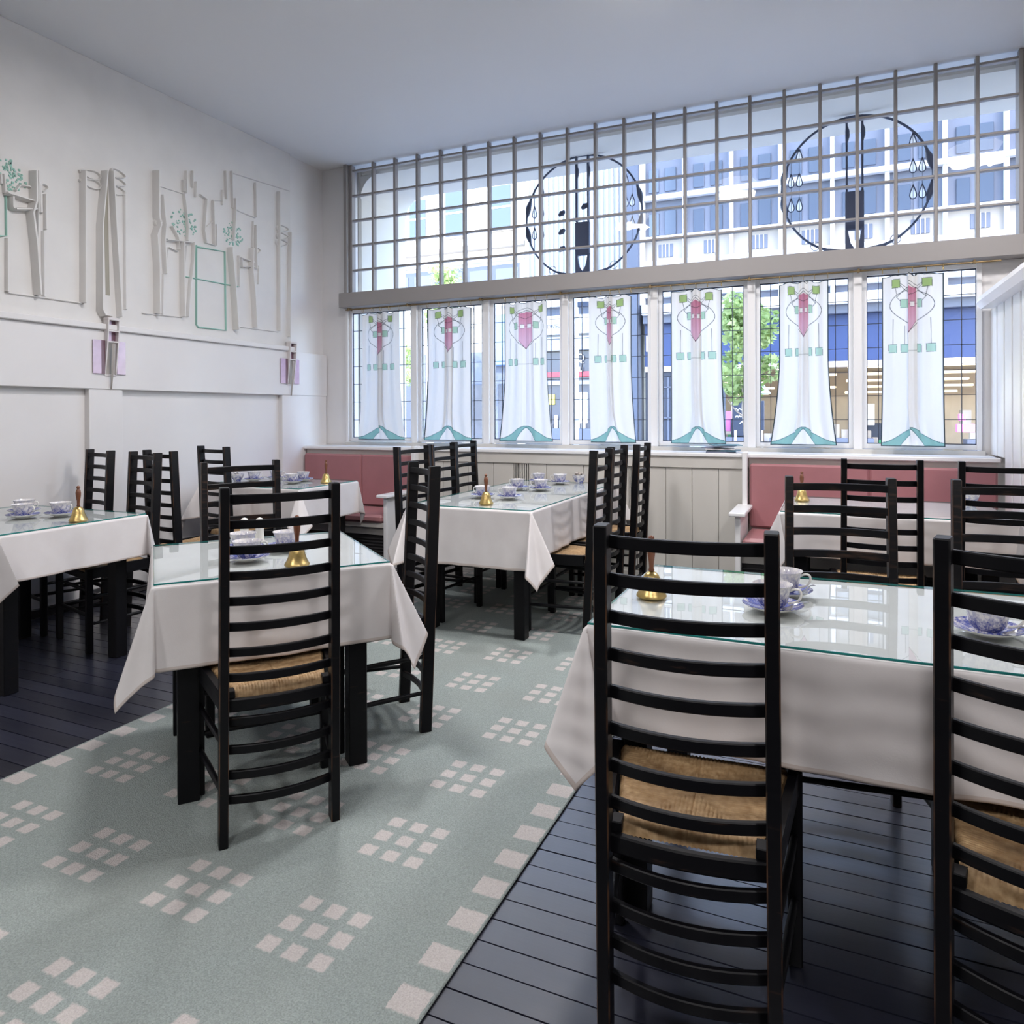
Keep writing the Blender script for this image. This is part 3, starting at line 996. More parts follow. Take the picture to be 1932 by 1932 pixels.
def curtain(x0, x1, b0, b1, k, seed, edge, label, mode):
    rnd = random.Random(seed)
    nu, nv = 190, 300
    u = np.linspace(-1, 1, nu + 1)
    v = np.linspace(0, 1, nv + 1)
    U, V = np.meshgrid(u, v)
    C = print_colours(U, V, edge)
    # u -> position: the centre is gathered into a pleat; part of the cloth doubles back behind it
    low = np.clip((V - .78) / .22, 0, 1) ** 1.5
    if mode == 'half':
        kn = [(-1, -1, 0), (-.34, -k * .95, 0), (-.18, k * .8, .020), (-.02, -k, .004), (.0, -k, -.010), (.33, k, -.010), (.38, k * .5, .012), (.43, k, .002), (1, 1, 0)]
    elif mode == 'full':
        kn = [(-1, -1, 0), (-.44, -k, .002), (-.38, -k * .3, .018), (-.31, -k, -.004), (0, 0, -.022), (.31, k, -.004), (.38, k * .3, .018), (.44, k, .002), (1, 1, 0)]
    else:
        kn = [(-1, -1, 0), (-.31, -k, .0), (-.15, -k * .45, -.012), (0, 0, .004), (.15, k * .45, -.012), (.31, k, .0), (1, 1, 0)]
    ku, kx, ky = (np.array([q[w] for q in kn]) for w in range(3))
    g = np.interp(U, ku, kx)
    pl = np.interp(U, ku, ky)
    g = g * (1 - low) + U * low
    pl = pl * (1 - low * .9)
    tw, bw = (x1 - x0) / 2, (b1 - b0) / 2
    fl = np.clip((V - .45) / .55, 0, 1) ** 1.6
    cx = (x0 + x1) / 2 * (1 - fl) + (b0 + b1) / 2 * fl
    X_ = cx + g * (tw * (1 - fl) + bw * fl)
    ph = [rnd.uniform(0, 6.28) for _ in range(4)]
    wav = .010 * np.sin(U * 9 + ph[0]) + .007 * np.sin(U * 17 + ph[1]) + .003 * np.sin(U * 5 + V * 4 + ph[2])
    Y_ = 5.585 + pl + wav * (1 - .35 * V) - .012 * np.exp(-((U - .34) / .10) ** 2) + .01 * np.exp(-((U + .40) / .12) ** 2)
    Z_ = 2.222 - V * (2.222 - 1.045) + .008 * np.sin(U * 11 + ph[3]) * np.exp(-V * 14) - .010 * (1 - np.abs(np.cos(U * 2.5 * np.pi))) * np.exp(-V * 30)
    vs = np.stack([X_, Y_, Z_], -1).reshape(-1, 3)
    me = bpy.data.meshes.new('curtain')
    n = nu + 1
    idx = np.arange(nv)[:, None] * n + np.arange(nu)[None, :]
    fs = np.stack([idx, idx + 1, idx + n + 1, idx + n], -1).reshape(-1, 4)
    me.from_pydata(vs.tolist(), [], fs.tolist())
    me.materials.append(MATS['curtain'])
    at_ = me.color_attributes.new('print', 'FLOAT_COLOR', 'POINT')
    at_.data.foreach_set('color', np.concatenate([C, np.ones(C.shape[:2] + (1,))], -1).reshape(-1).astype('f'))
    smooth_angle(me, 80)
    ox = (x0 + x1) / 2
    me.transform(Matrix.Translation((-ox, -5.585, -1.045)))
    o = put('curtain', me, None, (ox, 5.585, 1.045))
    o['label'] = label
    o['category'] = 'curtain'
    o['group'] = 'printed window curtains'
    # rings on the rod
    for q in range(5):
        f = (-.98, -.45, 0, .45, .98)[q]
        x = ox + f * tw
        ring = MB().tube([(x, 5.585 + .015 * math.cos(a), 2.252 + .020 * math.sin(a)) for a in [2 * math.pi * w / 12 for w in range(13)]], .0018, 5, cap=False)
        ring.v = [(a - ox, b - 5.585, c - 1.045) for a, b, c in ring.v]
        part('curtain_ring', ring, 'ring_brass', o)
    return o


CT = [((-4.007, -3.599), (-4.056, -3.549), .16, '', 'white printed curtain with a narrow pink stripe, at the window nearest the room corner'),
      ((-3.308, -2.861), (-3.348, -2.861), .20, 'lr', 'second printed curtain from the room corner, pink stripe slightly folded'),
      ((-2.541, -2.154), (-2.596, -2.107), .36, 'lr', 'printed curtain with the widest pink panel, third from the room corner'),
      ((-1.791, -1.441), (-1.777, -1.406), .14, 'r', 'printed curtain at the middle window, pink stripe folded very narrow'),
      ((-1.132, -.747), (-1.131, -.719), .21, 'lr', 'printed curtain hanging just left of the green street tree'),
      ((-.343, -.014), (-.407, .039), .21, 'lr', 'printed curtain hanging just right of the green street tree'),
      ((.325, .695), (.316, .702), .14, 'lr', 'printed curtain at the window beside the white slatted screen')]
for i, (a, b, k, e, lb) in enumerate(CT):
    curtain(a[0], a[1], b[0], b[1], k, 11 + i, e, lb, ('half', 'full', 'open', 'full', 'full', 'full', 'half')[i])

t = thing('curtain_rail', 'thin brass curtain rod along the dark window beam', 'curtain rail', (-1.6, 5.59, 2.268))
part('rod', MB().tube([(-2.60, 0, 0), (2.62, 0, 0)], .0065, 8), 'rod_brass', t, smooth=60)
for x in [-4.17, -3.52, -2.78, -2.04, -1.29, -.55, .18, .87]:
    part('rod_bracket', MB().box(x + 1.6 - .005, x + 1.6 + .005, -.006, .055, -.004, .018).box(x + 1.6 - .009, x + 1.6 + .009, -.009, .009, -.010, .012, .002), 'rod_brass', t)

# ------------------------------------------------------------------ tables, cloths, glass
ZTOP = .750
WL = .066


def table(x0, x1, y0, y1, ang, label, legs=(1, 1, 1, 1)):
    """x0..y1 in the table's own frame (already centred at the given origin when ang != 0)"""
    cx, cy = (x0 + x1) / 2, (y0 + y1) / 2
    hx, hy = (x1 - x0) / 2, (y1 - y0) / 2
    t = thing('dining_table', label, 'table', (cx, cy, 0), ang, 'black tables under white cloths')
    part('table_top', bx(-hx + .004, hx - .004, -hy + .004, hy - .004, .705, .738, .004), 'black_wood', t)
    i = .065
    for sx_ in (-1, 1):
        for sy_ in (-1, 1):
            a, b = sx_ * (hx - i - WL / 2), sy_ * (hy - (.030 if hy > .6 and sy_ > 0 else i) - WL / 2)
            part('leg', bx(a - WL / 2, a + WL / 2, b - WL / 2, b + WL / 2, .009 if -2.3 < cx < -1.2 else 0, .705, .003), 'black_wood', t)
    for s in (-1, 1):
        b = s * (hy - i - WL / 2)
        part('apron', bx(-hx + i + WL, hx - i - WL, b - .012, b + .012, .60, .705, .002), 'black_wood', t)
        a = s * (hx - i - WL / 2)
        part('apron', bx(a - .012, a + .012, -hy + i + WL, hy - i - WL, .60, .705, .002), 'black_wood', t)
    return t


def corner_curve(kind):
    """closed loop on the hanging directions of the cloth's corner, of length pi/2"""
    if kind == 'two':
        ctl = [(0, 0), (.05, .20), (.107, .367), (.07, .18), (.02, 0), (.07, -.18), (.107, -.367), (.05, -.20), (0, 0)]
    elif kind == 'sweep':
        ctl = [(0, 0), (.05, .15), (.15, .23), (.20, .17), (.15, .06), (.13, -.03), (.10, -.08), (.05, -.07), (0, 0)]
    elif kind == 'sweepv':
        ctl = [(0, 0), (.03, .06), (.07, .02), (.09, -.05), (.06, -.09), (.02, -.05), (0, 0)]
    elif kind == 'front':
        ctl = [(0, 0), (.25, -.03), (.40, -.16), (.28, -.30), (.13, -.34), (.04, -.42), (-.02, -.30), (.10, -.18), (.03, -.10), (0, 0)]
    elif kind == 'swing':
        ctl = [(0, 0), (.08, .20), (.16, .32), (.22, .15), (.26, 0), (.22, -.15), (.16, -.32), (.08, -.20), (0, 0)]
    elif kind == 'out':
        ctl = [(0, 0), (.08, .17), (.20, .22), (.29, .10), (.33, 0), (.29, -.10), (.20, -.22), (.08, -.17), (0, 0)]
    elif kind == 'fold':
        ctl = [(0, 0), (.10, .17), (.24, .26), (.22, .13), (.17, 0), (.22, -.13), (.24, -.26), (.10, -.17), (0, 0)]
    else:
        ctl = [(0, 0), (.14, .12), (.30, .18), (.27, .08), (.22, 0), (.27, -.08), (.30, -.18), (.14, -.12), (0, 0)]
    pts = smooth_pts(ctl, 16)
    P = np.array(pts)
    for _ in range(3):
        L = np.concatenate([[0], np.cumsum(np.hypot(*(P[1:] - P[:-1]).T))])
        if not kind.startswith('sweep'):
            P = P * ((math.pi / 2) / L[-1])
    L = np.concatenate([[0], np.cumsum(np.hypot(*(P[1:] - P[:-1]).T))])
    return P, L * ((math.pi / 2) / L[-1])


def cloth(cx, cy, hx, hy, ang, o_, label, seed, kinds=('fold',) * 4, wave=.006, drops=(1, 1, 1, 1), crease=True):
    rnd = random.Random(seed)
    rr = .010
    NC = 46

    def axis(h, oa, ob):
        a = [-h - oa + oa * k / NC for k in range(NC)] + [-h + 2 * h * k / 60 for k in range(61)] + [h + ob * (k + 1) / NC for k in range(NC)]
        return a
    ox0, ox1, oy0, oy1 = (o_ * d for d in drops)
    S_, T_ = axis(hx, ox0, ox1), axis(hy, oy0, oy1)
    ph = [[rnd.uniform(0, 6.28) for _ in range(4)] for _ in range(4)]
    curves = [corner_curve(k) for k in kinds]

    def fdrop(d):
        if d < rr * 1.5708:
            return rr * math.sin(d / rr), rr * (1 - math.cos(d / rr))
        return rr + (d - rr * 1.5708) * .03, rr + (d - rr * 1.5708)

    def side_wave(q, h, d, k, ofs):
        e = max(0.0, math.sin(math.pi * (q + h) / (2 * h))) ** .6
        a = math.sin(q * 13 + ph[k][0]) + .7 * math.sin(q * 23 + ph[k][1]) + .45 * math.sin(q * 41 + ph[k][2])
        w = wave * (d / ofs) ** 1.3 * e * (a + 1.0)
        if crease:
            w += .006 * math.exp(-abs(q - .02) / .007) * min(1, d / .04)
        return w
    vs = []
    for t_ in T_:
        for s_ in S_:
            du, dv = max(abs(s_) - hx, 0), max(abs(t_) - hy, 0)
            sx_, sy_ = (1 if s_ > 0 else -1), (1 if t_ > 0 else -1)
            if du == 0 and dv == 0:
                p = (s_, t_, 0)
            elif dv == 0:
                a, b = fdrop(du)
                k = 0 if s_ < 0 else 1
                a += side_wave(t_, hy, du, k, (ox0, ox1)[k]) if du > rr else 0
                p = (sx_ * (hx + a), t_, -b)
            elif du == 0:
                a, b = fdrop(dv)
                k = 2 if t_ < 0 else 3
                a += side_wave(s_, hx, dv, k, (oy0, oy1)[k - 2]) if dv > rr else 0
                p = (s_, sy_ * (hy + a), -b)
            else:
                r_ = math.hypot(du, dv)
                f = math.atan2(dv, du)
                ci = (0 if s_ < 0 else 1) + (0 if t_ < 0 else 2)
                P, L = curves[ci]
                dg = np.interp(f, L, P[:, 0])
                pp = np.interp(f, L, P[:, 1])
                # diagonal (1,1)/sqrt2, perpendicular towards +u first
                ex = (dg + pp) * .7071
                ey = (dg - pp) * .7071
                tl = math.hypot(ex, ey)
                st = math.sin(tl) / tl if tl > 1e-6 else 1
                a, b = fdrop(r_)
                a0 = min(a, rr)
                x = hx + a * math.cos(f) * (1 if r_ < 1e-6 else 1) + r_ * ex * st
                y = hy + a * math.sin(f) + r_ * ey * st
                p = (sx_ * x, sy_ * y, -(rr + max(0, b - rr) * math.cos(tl)) if b > rr else -b)
            vs.append(p)
    n = len(S_)
    fs, mi = [], []
    for j in range(len(T_) - 1):
        for i in range(n - 1):
            fs.append((j * n + i, j * n + i + 1, (j + 1) * n + i + 1, (j + 1) * n + i))
            mi.append(1 if (i in (0, 1, n - 3, n - 2) or j in (0, 1, len(T_) - 3, len(T_) - 2)) else 0)
    me = bpy.data.meshes.new('tablecloth')
    me.from_pydata(vs, [], fs)
    me.materials.append(MATS['linen'])
    me.materials.append(MATS['linen_hem'])
    me.polygons.foreach_set('material_index', mi)
    smooth_angle(me, 60)
    ob = put('tablecloth', me, None, (cx, cy, .7425), ang)
    sm = ob.modifiers.new('thickness', 'SOLIDIFY')
    sm.thickness = .0012
    sm.offset = -1
    ob['label'] = label
    ob['category'] = 'tablecloth'
    ob['group'] = 'white tablecloths'
    return ob


def glass_top(cx, cy, hx, hy, ang, label):
    c = .0015
    m = MB().box(-hx, hx, -hy, hy, 0, .006, c)
    me = m.mesh('glass_top', ['table_glass', 'glass_edge'])
    for p in me.polygons:
        p.material_index = 0 if abs(p.normal.z) > .95 else 1
    o = put('glass_top', me, None, (cx, cy, .7440), ang)
    o['label'] = label
    o['category'] = 'glass sheet'
    o['group'] = 'glass table covers'
    return o


A1 = R(50.5)
T1 = (-1.983, 2.127)
table(T1[0] - .378, T1[0] + .378, T1[1] - .378, T1[1] + .378, A1, 'small black table set at an angle on the carpet, foreground chair in front')
cloth(T1[0], T1[1], .378, .378, A1, .272, 'white cloth over the angled table on the carpet', 3, ('sweep', 'fold', 'sweepv', 'fold'), .004)
glass_top(T1[0], T1[1], .380, .380, A1, 'glass sheet on the angled table on the carpet')
T2 = (-3.865, 2.355)
table(T2[0] - .495, T2[0] + .495, T2[1] - .378, T2[1] + .378, 0, 'black table on the dark boards against the left wall')
cloth(T2[0], T2[1], .495, .378, 0, .22, 'white cloth with a pressed crease, on the table nearest the left wall', 5, ('round', 'two', 'round', 'two'), .006)
glass_top(T2[0], T2[1], .497, .380, 0, 'glass sheet on the table nearest the left wall')
T3 = (-3.945, 4.41)
table(T3[0] - .475, T3[0] + .475, T3[1] - .345, T3[1] + .345, 0, 'black table in front of the corner bench')
cloth(T3[0], T3[1], .475, .345, 0, .255, 'white cloth on the table by the corner bench', 8, ('round', 'out', 'round', 'two'), .006)
glass_top(T3[0], T3[1], .477, .347, 0, 'glass sheet on the table by the corner bench')
T4 = (-1.888, 4.4475)
table(T4[0] - .387, T4[0] + .387, 3.625, 5.27, 0, 'long black table in the middle of the room, under a long cloth')
cloth(T4[0], T4[1], .387, .8225, 0, .275, 'long white cloth with gathered side on the middle table', 13, ('fold', 'round', 'round', 'round'), .008, (1, 1, 1.2, .9), crease=False)
glass_top(T4[0], T4[1], .389, .8245, 0, 'long glass sheet on the middle table')
T5 = (.19, 2.112)
table(T5[0] - .75, T5[0] + .75, T5[1] - .378, T5[1] + .378, 0, 'black table at the front right, two chairs in front of it')
cloth(T5[0], T5[1], .750, .378, 0, .265, 'white cloth with beige hem on the front right table', 21, ('front', 'swing', 'round', 'round'), .005)
glass_top(T5[0], T5[1], .753, .380, 0, 'green-edged glass sheet reflecting the window, on front right table')
T6 = (.285, 4.51)
table(T6[0] - .535, T6[0] + .535, T6[1] - .385, T6[1] + .385, 0, 'black table in front of the bench beside the slatted screen')
cloth(T6[0], T6[1], .535, .385, 0, .235, 'white cloth on the table by the bench near the slatted screen', 34, ('two', 'two', 'out', 'round'), .005)
glass_top(T6[0], T6[1], .537, .387, 0, 'glass sheet on the table near the slatted screen')

# ------------------------------------------------------------------ ladder-back chairs
HC, RAKE = 1.055, .045
PW, PD = .027, .047


def lean(z):
    return -RAKE * z / HC


def rail_mesh(x, z, h, bow, th):
    m = MB()
    n = 12
    rings = []
    for k in range(n + 1):
        u = -1 + 2 * k / n
        y = lean(z) + PD / 2 - .004 - th / 2 - bow * (1 - u * u)
        c = .002
        rings.append([(u * x, y + a * th / 2, z + b * h / 2) for a, b in ((-1, -.8), (-.7, -1), (.7, -1), (1, -.8), (1, .8), (.7, 1), (-.7, 1), (-1, .8))])
    m.loft(rings)
    return m.mesh('rail', 'black_wood', 30)


def post_mesh(s):
    m = MB()
    rings = []
    for k in range(3):
        z = HC * k / 2
        x = s * (.163 - .005 * k / 2)
        y = lean(z)
        c = .003
        for _ in (0,):
            rings.append([(x + a * PW / 2, y + b * PD / 2, z) for a, b in ((-1, -.85), (-.8, -1), (.8, -1), (1, -.85), (1, .85), (.8, 1), (-.8, 1), (-1, .85))])
    rings.append([((p[0] - s * .158) * .9 + s * .158, (p[1] - lean(HC)) * .93 + lean(HC), HC + .003) for p in rings[-1]])
    m.loft(rings)
    for q in range(len(m.f)):
        f = m.f[q]
        if len(f) == 4 and q % 8 in (0, 2, 4, 6):
            m.m[q] = 1
    return m.mesh('post', ['black_wood', 'rubbed_edge'], 30)


def seat_mesh():
    """woven rush: four triangles of cords meeting in the middle, rolled over front and rear rails"""
    nx, ny = 132, 120
    vs, fs = [], []
    rear, front, depth = .138, .198, .335
    y0 = .012
    for j in range(ny + 1):
        f = j / ny
        for i in range(nx + 1):
            u = -1 + 2 * i / nx
            half = rear + (front - rear) * f
            x = u * half
            y = y0 + f * depth
            ay, ax = abs(f - .5) * depth, abs(x)
            kx = min(.5 * depth, half)
            if (.5 * depth - ay) < (half - ax):      # near front or rear rail: cords run front to back
                w = abs(math.sin(math.pi * x / .0088)) ** .6
            else:
                w = abs(math.sin(math.pi * (y - y0) / .0086)) ** .6
            z = .452 - .010 * (1 - (2 * f - 1) ** 2) * (1 - u * u * .5) + .0035 * w
            e = min(f, 1 - f) * depth
            if e < .022:                              # roll over the rail
                q = 1 - e / .022
                z -= .034 * (1 - math.sqrt(max(0, 1 - q * q)))
                y += (.004 if f > .5 else -.004) * math.sin(q * 1.57)
            e = (1 - abs(u)) * half
            if e < .014:
                z -= .012 * (1 - e / .014) ** 2
            vs.append((x, y, z))
    n = nx + 1
    for j in range(ny):
        for i in range(nx):
            fs.append((j * n + i, j * n + i + 1, (j + 1) * n + i + 1, (j + 1) * n + i))
    m = MB().add(vs, fs)
    # underside
    m.add([(-rear, y0 + .02, .425), (rear, y0 + .02, .425), (front, y0 + depth - .02, .425), (-front, y0 + depth - .02, .425)], [(0, 3, 2, 1)])
    me = m.mesh('seat', 'rush')
    smooth_angle(me, 60)
    return me


ch0 = thing('ladder_chair', '-', 'chair', (0, 0, 0), 0, 'black ladder-back chairs')
for s in (-1, 1):
    put('post', post_mesh(s), ch0)
for z in [1.023 - .0755 * k for k in range(8)] + [.364, .279, .2035, .129]:
    put('rail', rail_mesh(.150 + .004 * (1 - z), z, .025, .030, .013), ch0)
put('seat', seat_mesh(), ch0)
FX, FY = .208, .345
for s in (-1, 1):
    part('leg', bx(s * FX - .016, s * FX + .016, FY - .016, FY + .016, 0, .452, .003), 'black_wood', ch0)
    m = MB()
    a, b = Vector((s * .163, .015, .425)), Vector((s * (FX - .002), FY - .012, .425))
    nrm = Vector((s, 0, 0))
    m.loft([[p + Vector((-.010, 0, -.028)), p + Vector((.010, 0, -.028)), p + Vector((.010, 0, .030)), p + Vector((-.010, 0, .030))] for p in (a, b)])
    part('seat_rail', m, 'black_wood', ch0)
    for z in (.30, .155):
        part('stretcher', MB().tube([(s * .163, .0, z), (s * (.163 + FX) / 2, FY / 2, z), (s * FX, FY, z)], [.008, .0105, .008], 8), 'black_wood', ch0, smooth=50)
put('seat_rail', rail_mesh(.153, .412, .038, .018, .016), ch0)
part('seat_rail', bx(-FX + .015, FX - .015, FY - .012, FY + .012, .392, .432, .003), 'black_wood', ch0)
part('corner_block', bx(-.152, -.128, -.008, .030, .43, .452, .002), 'black_wood', ch0)
part('corner_block', bx(.128, .152, -.008, .030, .43, .452, .002), 'black_wood', ch0)
for z in (.335, .20):
    part('stretcher', MB().tube([(-FX, FY, z), (0, FY, z), (FX, FY, z)], [.008, .0105, .008], 8), 'black_wood', ch0, smooth=50)

# worn variant: same meshes, browner timber
def worn(o):
    for c in o.children:
        if c.name.startswith(('post', 'rail')):
            me = c.data.copy()
            me.materials[0] = MATS['worn_wood']
            c.data = me


CH = [  # centre between the post tops, heading of the chair's own x axis, worn, label
    (-1.500, 1.680, 50.5, 0, 'black ladder-back chair standing in front of the angled table, its back to the viewer'),
    (-1.575, 2.625, 137.3, 0, 'black ladder-back chair seen from the side at the right end of the angled table'),
    (-2.458, 2.490, -122.8, 1, 'rubbed brown-black ladder-back chair on the far side of the angled table'),
    (-4.270, 3.130, 165, 0, 'ladder-back chair at the left wall behind the brass bell of the wall-side table'),
    (-3.740, 3.030, 165, 0, 'ladder-back chair turned askew at the near corner of the wall-side table'),
    (-3.820, 3.200, -12, 0, 'ladder-back chair by the left wall, partly hidden behind another at the wall-side table'),
    (-3.975, 3.770, -12, 0, 'ladder-back chair facing the corner-bench table, right below the wall panel'),
    (-2.533, 4.080, -97, 0, 'nearest ladder-back chair on the bench side of the long middle table'),
    (-2.560, 4.525, -91, 0, 'middle one of three ladder-back chairs on the bench side of the long table'),
    (-2.610, 4.96, -90, 0, 'ladder-back chair on the bench side of the long table, closest to the window'),
    (-1.234, 4.085, 90, 0, 'ladder-back chair with straw seat showing, nearest on the carpet side of the long table'),
    (-1.262, 4.535, 90, 0, 'middle ladder-back chair on the far right side of the long table, mostly hidden'),
    (-1.207, 4.970, 90, 0, 'ladder-back chair next to the vent grille at the window end of the long table'),
    (-.257, 1.381, 4.2, 0, 'large foreground ladder-back chair with rush seat, in front of the front right table'),
    (.333, 1.420, -14, 0, 'foreground ladder-back chair cut off by the edge, second at the front right table'),
    (.025, 2.675, 186, 1, 'worn brown ladder-back chair across the front right table, below the brass bell behind'),
    (.530, 2.720, 180, 1, 'worn brown ladder-back chair across the front right table, beside the picture edge'),
    (.215, 3.765, 0, 0, 'black ladder-back chair at the bench table, in front of the pink cushions seam'),
    (.690, 3.725, -3, 0, 'black ladder-back chair at the bench table, nearest the slatted screen'),
]
for i, (x, y, rot, wn_, lb) in enumerate(CH):
    c = ch0 if i == 0 else copy_tree(ch0)
    a = R(rot)
    # origin is at the foot of the raked back
    c.location = (x - math.sin(a) * RAKE, y + math.cos(a) * RAKE, .009 if -2.95 < x < -.62 else 0)
    c.rotation_euler = (0, 0, a)
    c['label'] = lb
    if wn_:
        worn(c)

# ------------------------------------------------------------------ things on the tables
# hand bells
bell_prof = [(.040, .000), (.043, .003), (.0425, .007), (.039, .013), (.033, .024), (.0285, .038), (.0255, .052), (.0215, .062), (.015, .069), (.008, .073), (.0, .0735)]
inner = [(.036, .001), (.030, .022), (.024, .045), (.012, .062), (0, .064)]
mb = MB()
n = 28
ring_all = [(r, z) for r, z in reversed(inner)] + bell_prof
mb.lathe([(max(r, .0004), z) for r, z in ring_all], n, close=True)
bell_me = mb.mesh('bell_body', 'brass', 50)
mb = MB().lathe([(.006, .073), (.0085, .076), (.0065, .084), (.0075, .100), (.011, .122), (.0125, .140), (.010, .154), (.006, .160), (.0085, .166), (.008, .172), (.003, .176), (.0004, .1765)], 18)
bell_handle = mb.mesh('handle', 'wood_handle', 50)
bell_clap = MB().lathe([(.0004, .006), (.005, .008), (.006, .014), (.003, .020), (.0015, .06)], 10).mesh('clapper', 'brass', 50)
BL = [(-1.705, 1.987, 'brass hand bell on the angled table, seen between the chair rails'),
      (-3.438, 2.401, 'brass hand bell on the wall-side table'),
      (-3.582, 4.510, 'brass hand bell on the corner-bench table in front of the pink bench'),
      (-1.846, 3.781, 'brass hand bell at the near end of the long middle table'),
      (-.472, 2.046, 'brass hand bell on the front right table by the foreground chair'),
      (-.160, 4.640, 'brass hand bell on the table near the right-hand pink bench')]
for x, y, lb in BL:
    t = thing('hand_bell', lb, 'bell', (x, y, .7503), random.uniform(0, 3), 'brass hand bells')
    put('bell_body', bell_me, t)
    put('handle', bell_handle, t)
    put('clapper', bell_clap, t)

# cups, saucers, spoons
cup_prof_o = [(.0004, .0), (.024, .0), (.025, .003), (.0235, .006), (.029, .010), (.0345, .018), (.0375, .030), (.0400, .045), (.0440, .058), (.0475, .063)]
cup_prof_i = [(.0462, .063), (.0425, .057), (.0385, .045), (.0360, .030), (.033, .019), (.026, .012), (.0004, .010)]
cup_me = MB().lathe([(r * 1.09, z * 1.06) for r, z in cup_prof_o + cup_prof_i], 32, close=True).mesh('teacup', 'willow_china', 50)
hp = [(.038, .047), (.050, .053), (.062, .052), (.066, .042), (.062, .030), (.052, .021), (.036, .017)]
hp = smooth_pts(hp, 4)
handle_me = MB().tube([(a * 1.09, 0, b * 1.06) for a, b in hp], .0032, 7).mesh('handle', 'china_white', 60)
sau_o = [(.0004, .0015), (.026, .0015), (.027, .0), (.030, .0), (.031, .003), (.050, .008), (.066, .014), (.0745, .020)]
sau_i = [(.0738, .0212), (.065, .0165), (.048, .0105), (.032, .0062), (.027, .0052), (.0004, .0052)]
sau_me = MB().lathe([(r * 1.05, z) for r, z in sau_o + sau_i], 36, close=True).mesh('saucer', 'willow_saucer', 50)
m = MB()
rings = []
for k in range(13):
    f = k / 12
    x = -.055 + .115 * f
    if f < .35:
        w = .0125 * math.sin(math.pi * min(1, (f + .03) / .42)) + .001
        th = .0016
        zc = .0035 * (f / .35 - .5) ** 2 * 4
    else:
        w = .0026 + .0035 * max(0, (f - .7) / .3)
        th = .0016
        zc = .004 + .004 * math.sin((f - .35) / .65 * 3.14)
    rings.append([(x, -w, zc), (x, 0, zc - th), (x, w, zc), (x, 0, zc + th * (.2 if f < .35 else 1))])
m.loft(rings)
spoon_me = m.mesh('teaspoon', 'spoon_steel', 60)

CUPS = [  # x, y, handle turn, spoon?, place
    (-1.930, 1.985, 60, 0, 'nearest of the three cups on the angled table'),
    (-2.075, 2.110, 150, 0, 'at the back left of the cups on the angled table'),
    (-1.945, 2.205, 100, 0, 'at the back right of the cups on the angled table'),
    (-3.815, 2.365, 10, 0, 'in front on the wall-side table, handle towards the bell'),
    (-3.705, 2.490, 10, 0, 'next to the brass bell on the wall-side table'),
    (-3.990, 2.480, 30, 0, 'farthest from the bell on the wall-side table'),
    (-4.225, 4.420, 20, 0, 'second from the sugar bowl on the corner-bench table'),
    (-4.150, 4.590, 40, 0, 'behind, towards the bench, in the middle of the corner-bench table'),
    (-3.800, 4.380, 200, 0, 'in front and left of the bell on the corner-bench table'),
    (-3.850, 4.565, 160, 0, 'behind, towards the bench, next to the bell on the corner-bench table'),
    (-2.015, 4.080, 170, 1, 'behind the brass bell on the long middle table'),
    (-1.830, 4.080, 190, 1, 'just right of the brass bell on the long middle table'),
    (-2.000, 4.600, 170, 1, 'on the bench side half way along the long middle table'),
    (-1.835, 4.620, 190, 1, 'on the carpet side half way along the long middle table'),
    (-2.045, 5.110, 170, 0, 'at the window end of the long table, bench side'),
    (-1.865, 5.090, 190, 1, 'at the window end of the long table, beside the sugar bowl'),
    (-.143, 2.030, -5, 1, 'in front of another, behind the post of the foreground chair'),
    (-.125, 2.215, 10, 1, 'behind another cup on the front right table'),
    (.338, 2.010, -12, 1, 'seen between rails of the cut-off foreground chair'),
]
for i, (x, y, hr, sp, place) in enumerate(CUPS):
    rz = R(hr)
    s_ = put('saucer', sau_me, None, (x, y, .7502), R(37 * i))
    s_['label'] = 'blue and white saucer ' + place
    s_['category'] = 'saucer'
    s_['group'] = 'blue and white saucers'
    c = put('teacup', cup_me, None, (x, y, .7556), rz)
    c['label'] = 'blue and white teacup ' + place
    c['category'] = 'teacup'
    c['group'] = 'blue and white teacups'
    put('handle', handle_me, c)
    if sp:
        a = rz - .5
        q = put('teaspoon', spoon_me, None, (x + .066 * math.cos(a), y + .066 * math.sin(a), .7735), a + 1.9)
        q.rotation_euler = (0, 0, a + 1.62)
        q['label'] = 'silver teaspoon on saucer ' + place
        q['category'] = 'teaspoon'
        q['group'] = 'silver teaspoons'

# salt and pepper
for x, y, lb in ((-2.215, 2.262, 'white china salt pot with domed top, left one on the angled table'), (-2.160, 2.290, 'white china pepper pot with domed top, right one on the angled table')):
    t = thing('shaker', lb, 'shaker', (x, y, .7502), 0, 'white china shakers')
    part('body', MB().lathe([(.019, 0), (.021, .003), (.018, .015), (.0165, .055), (.021, .072), (.0215, .076), (.015, .079)], 20), 'china_white', t, smooth=50)
    part('dome', MB().lathe([(.015, .078), (.0165, .083), (.0155, .092), (.011, .099), (.004, .102), (.0004, .1025)], 20), 'china_white', t, smooth=60)

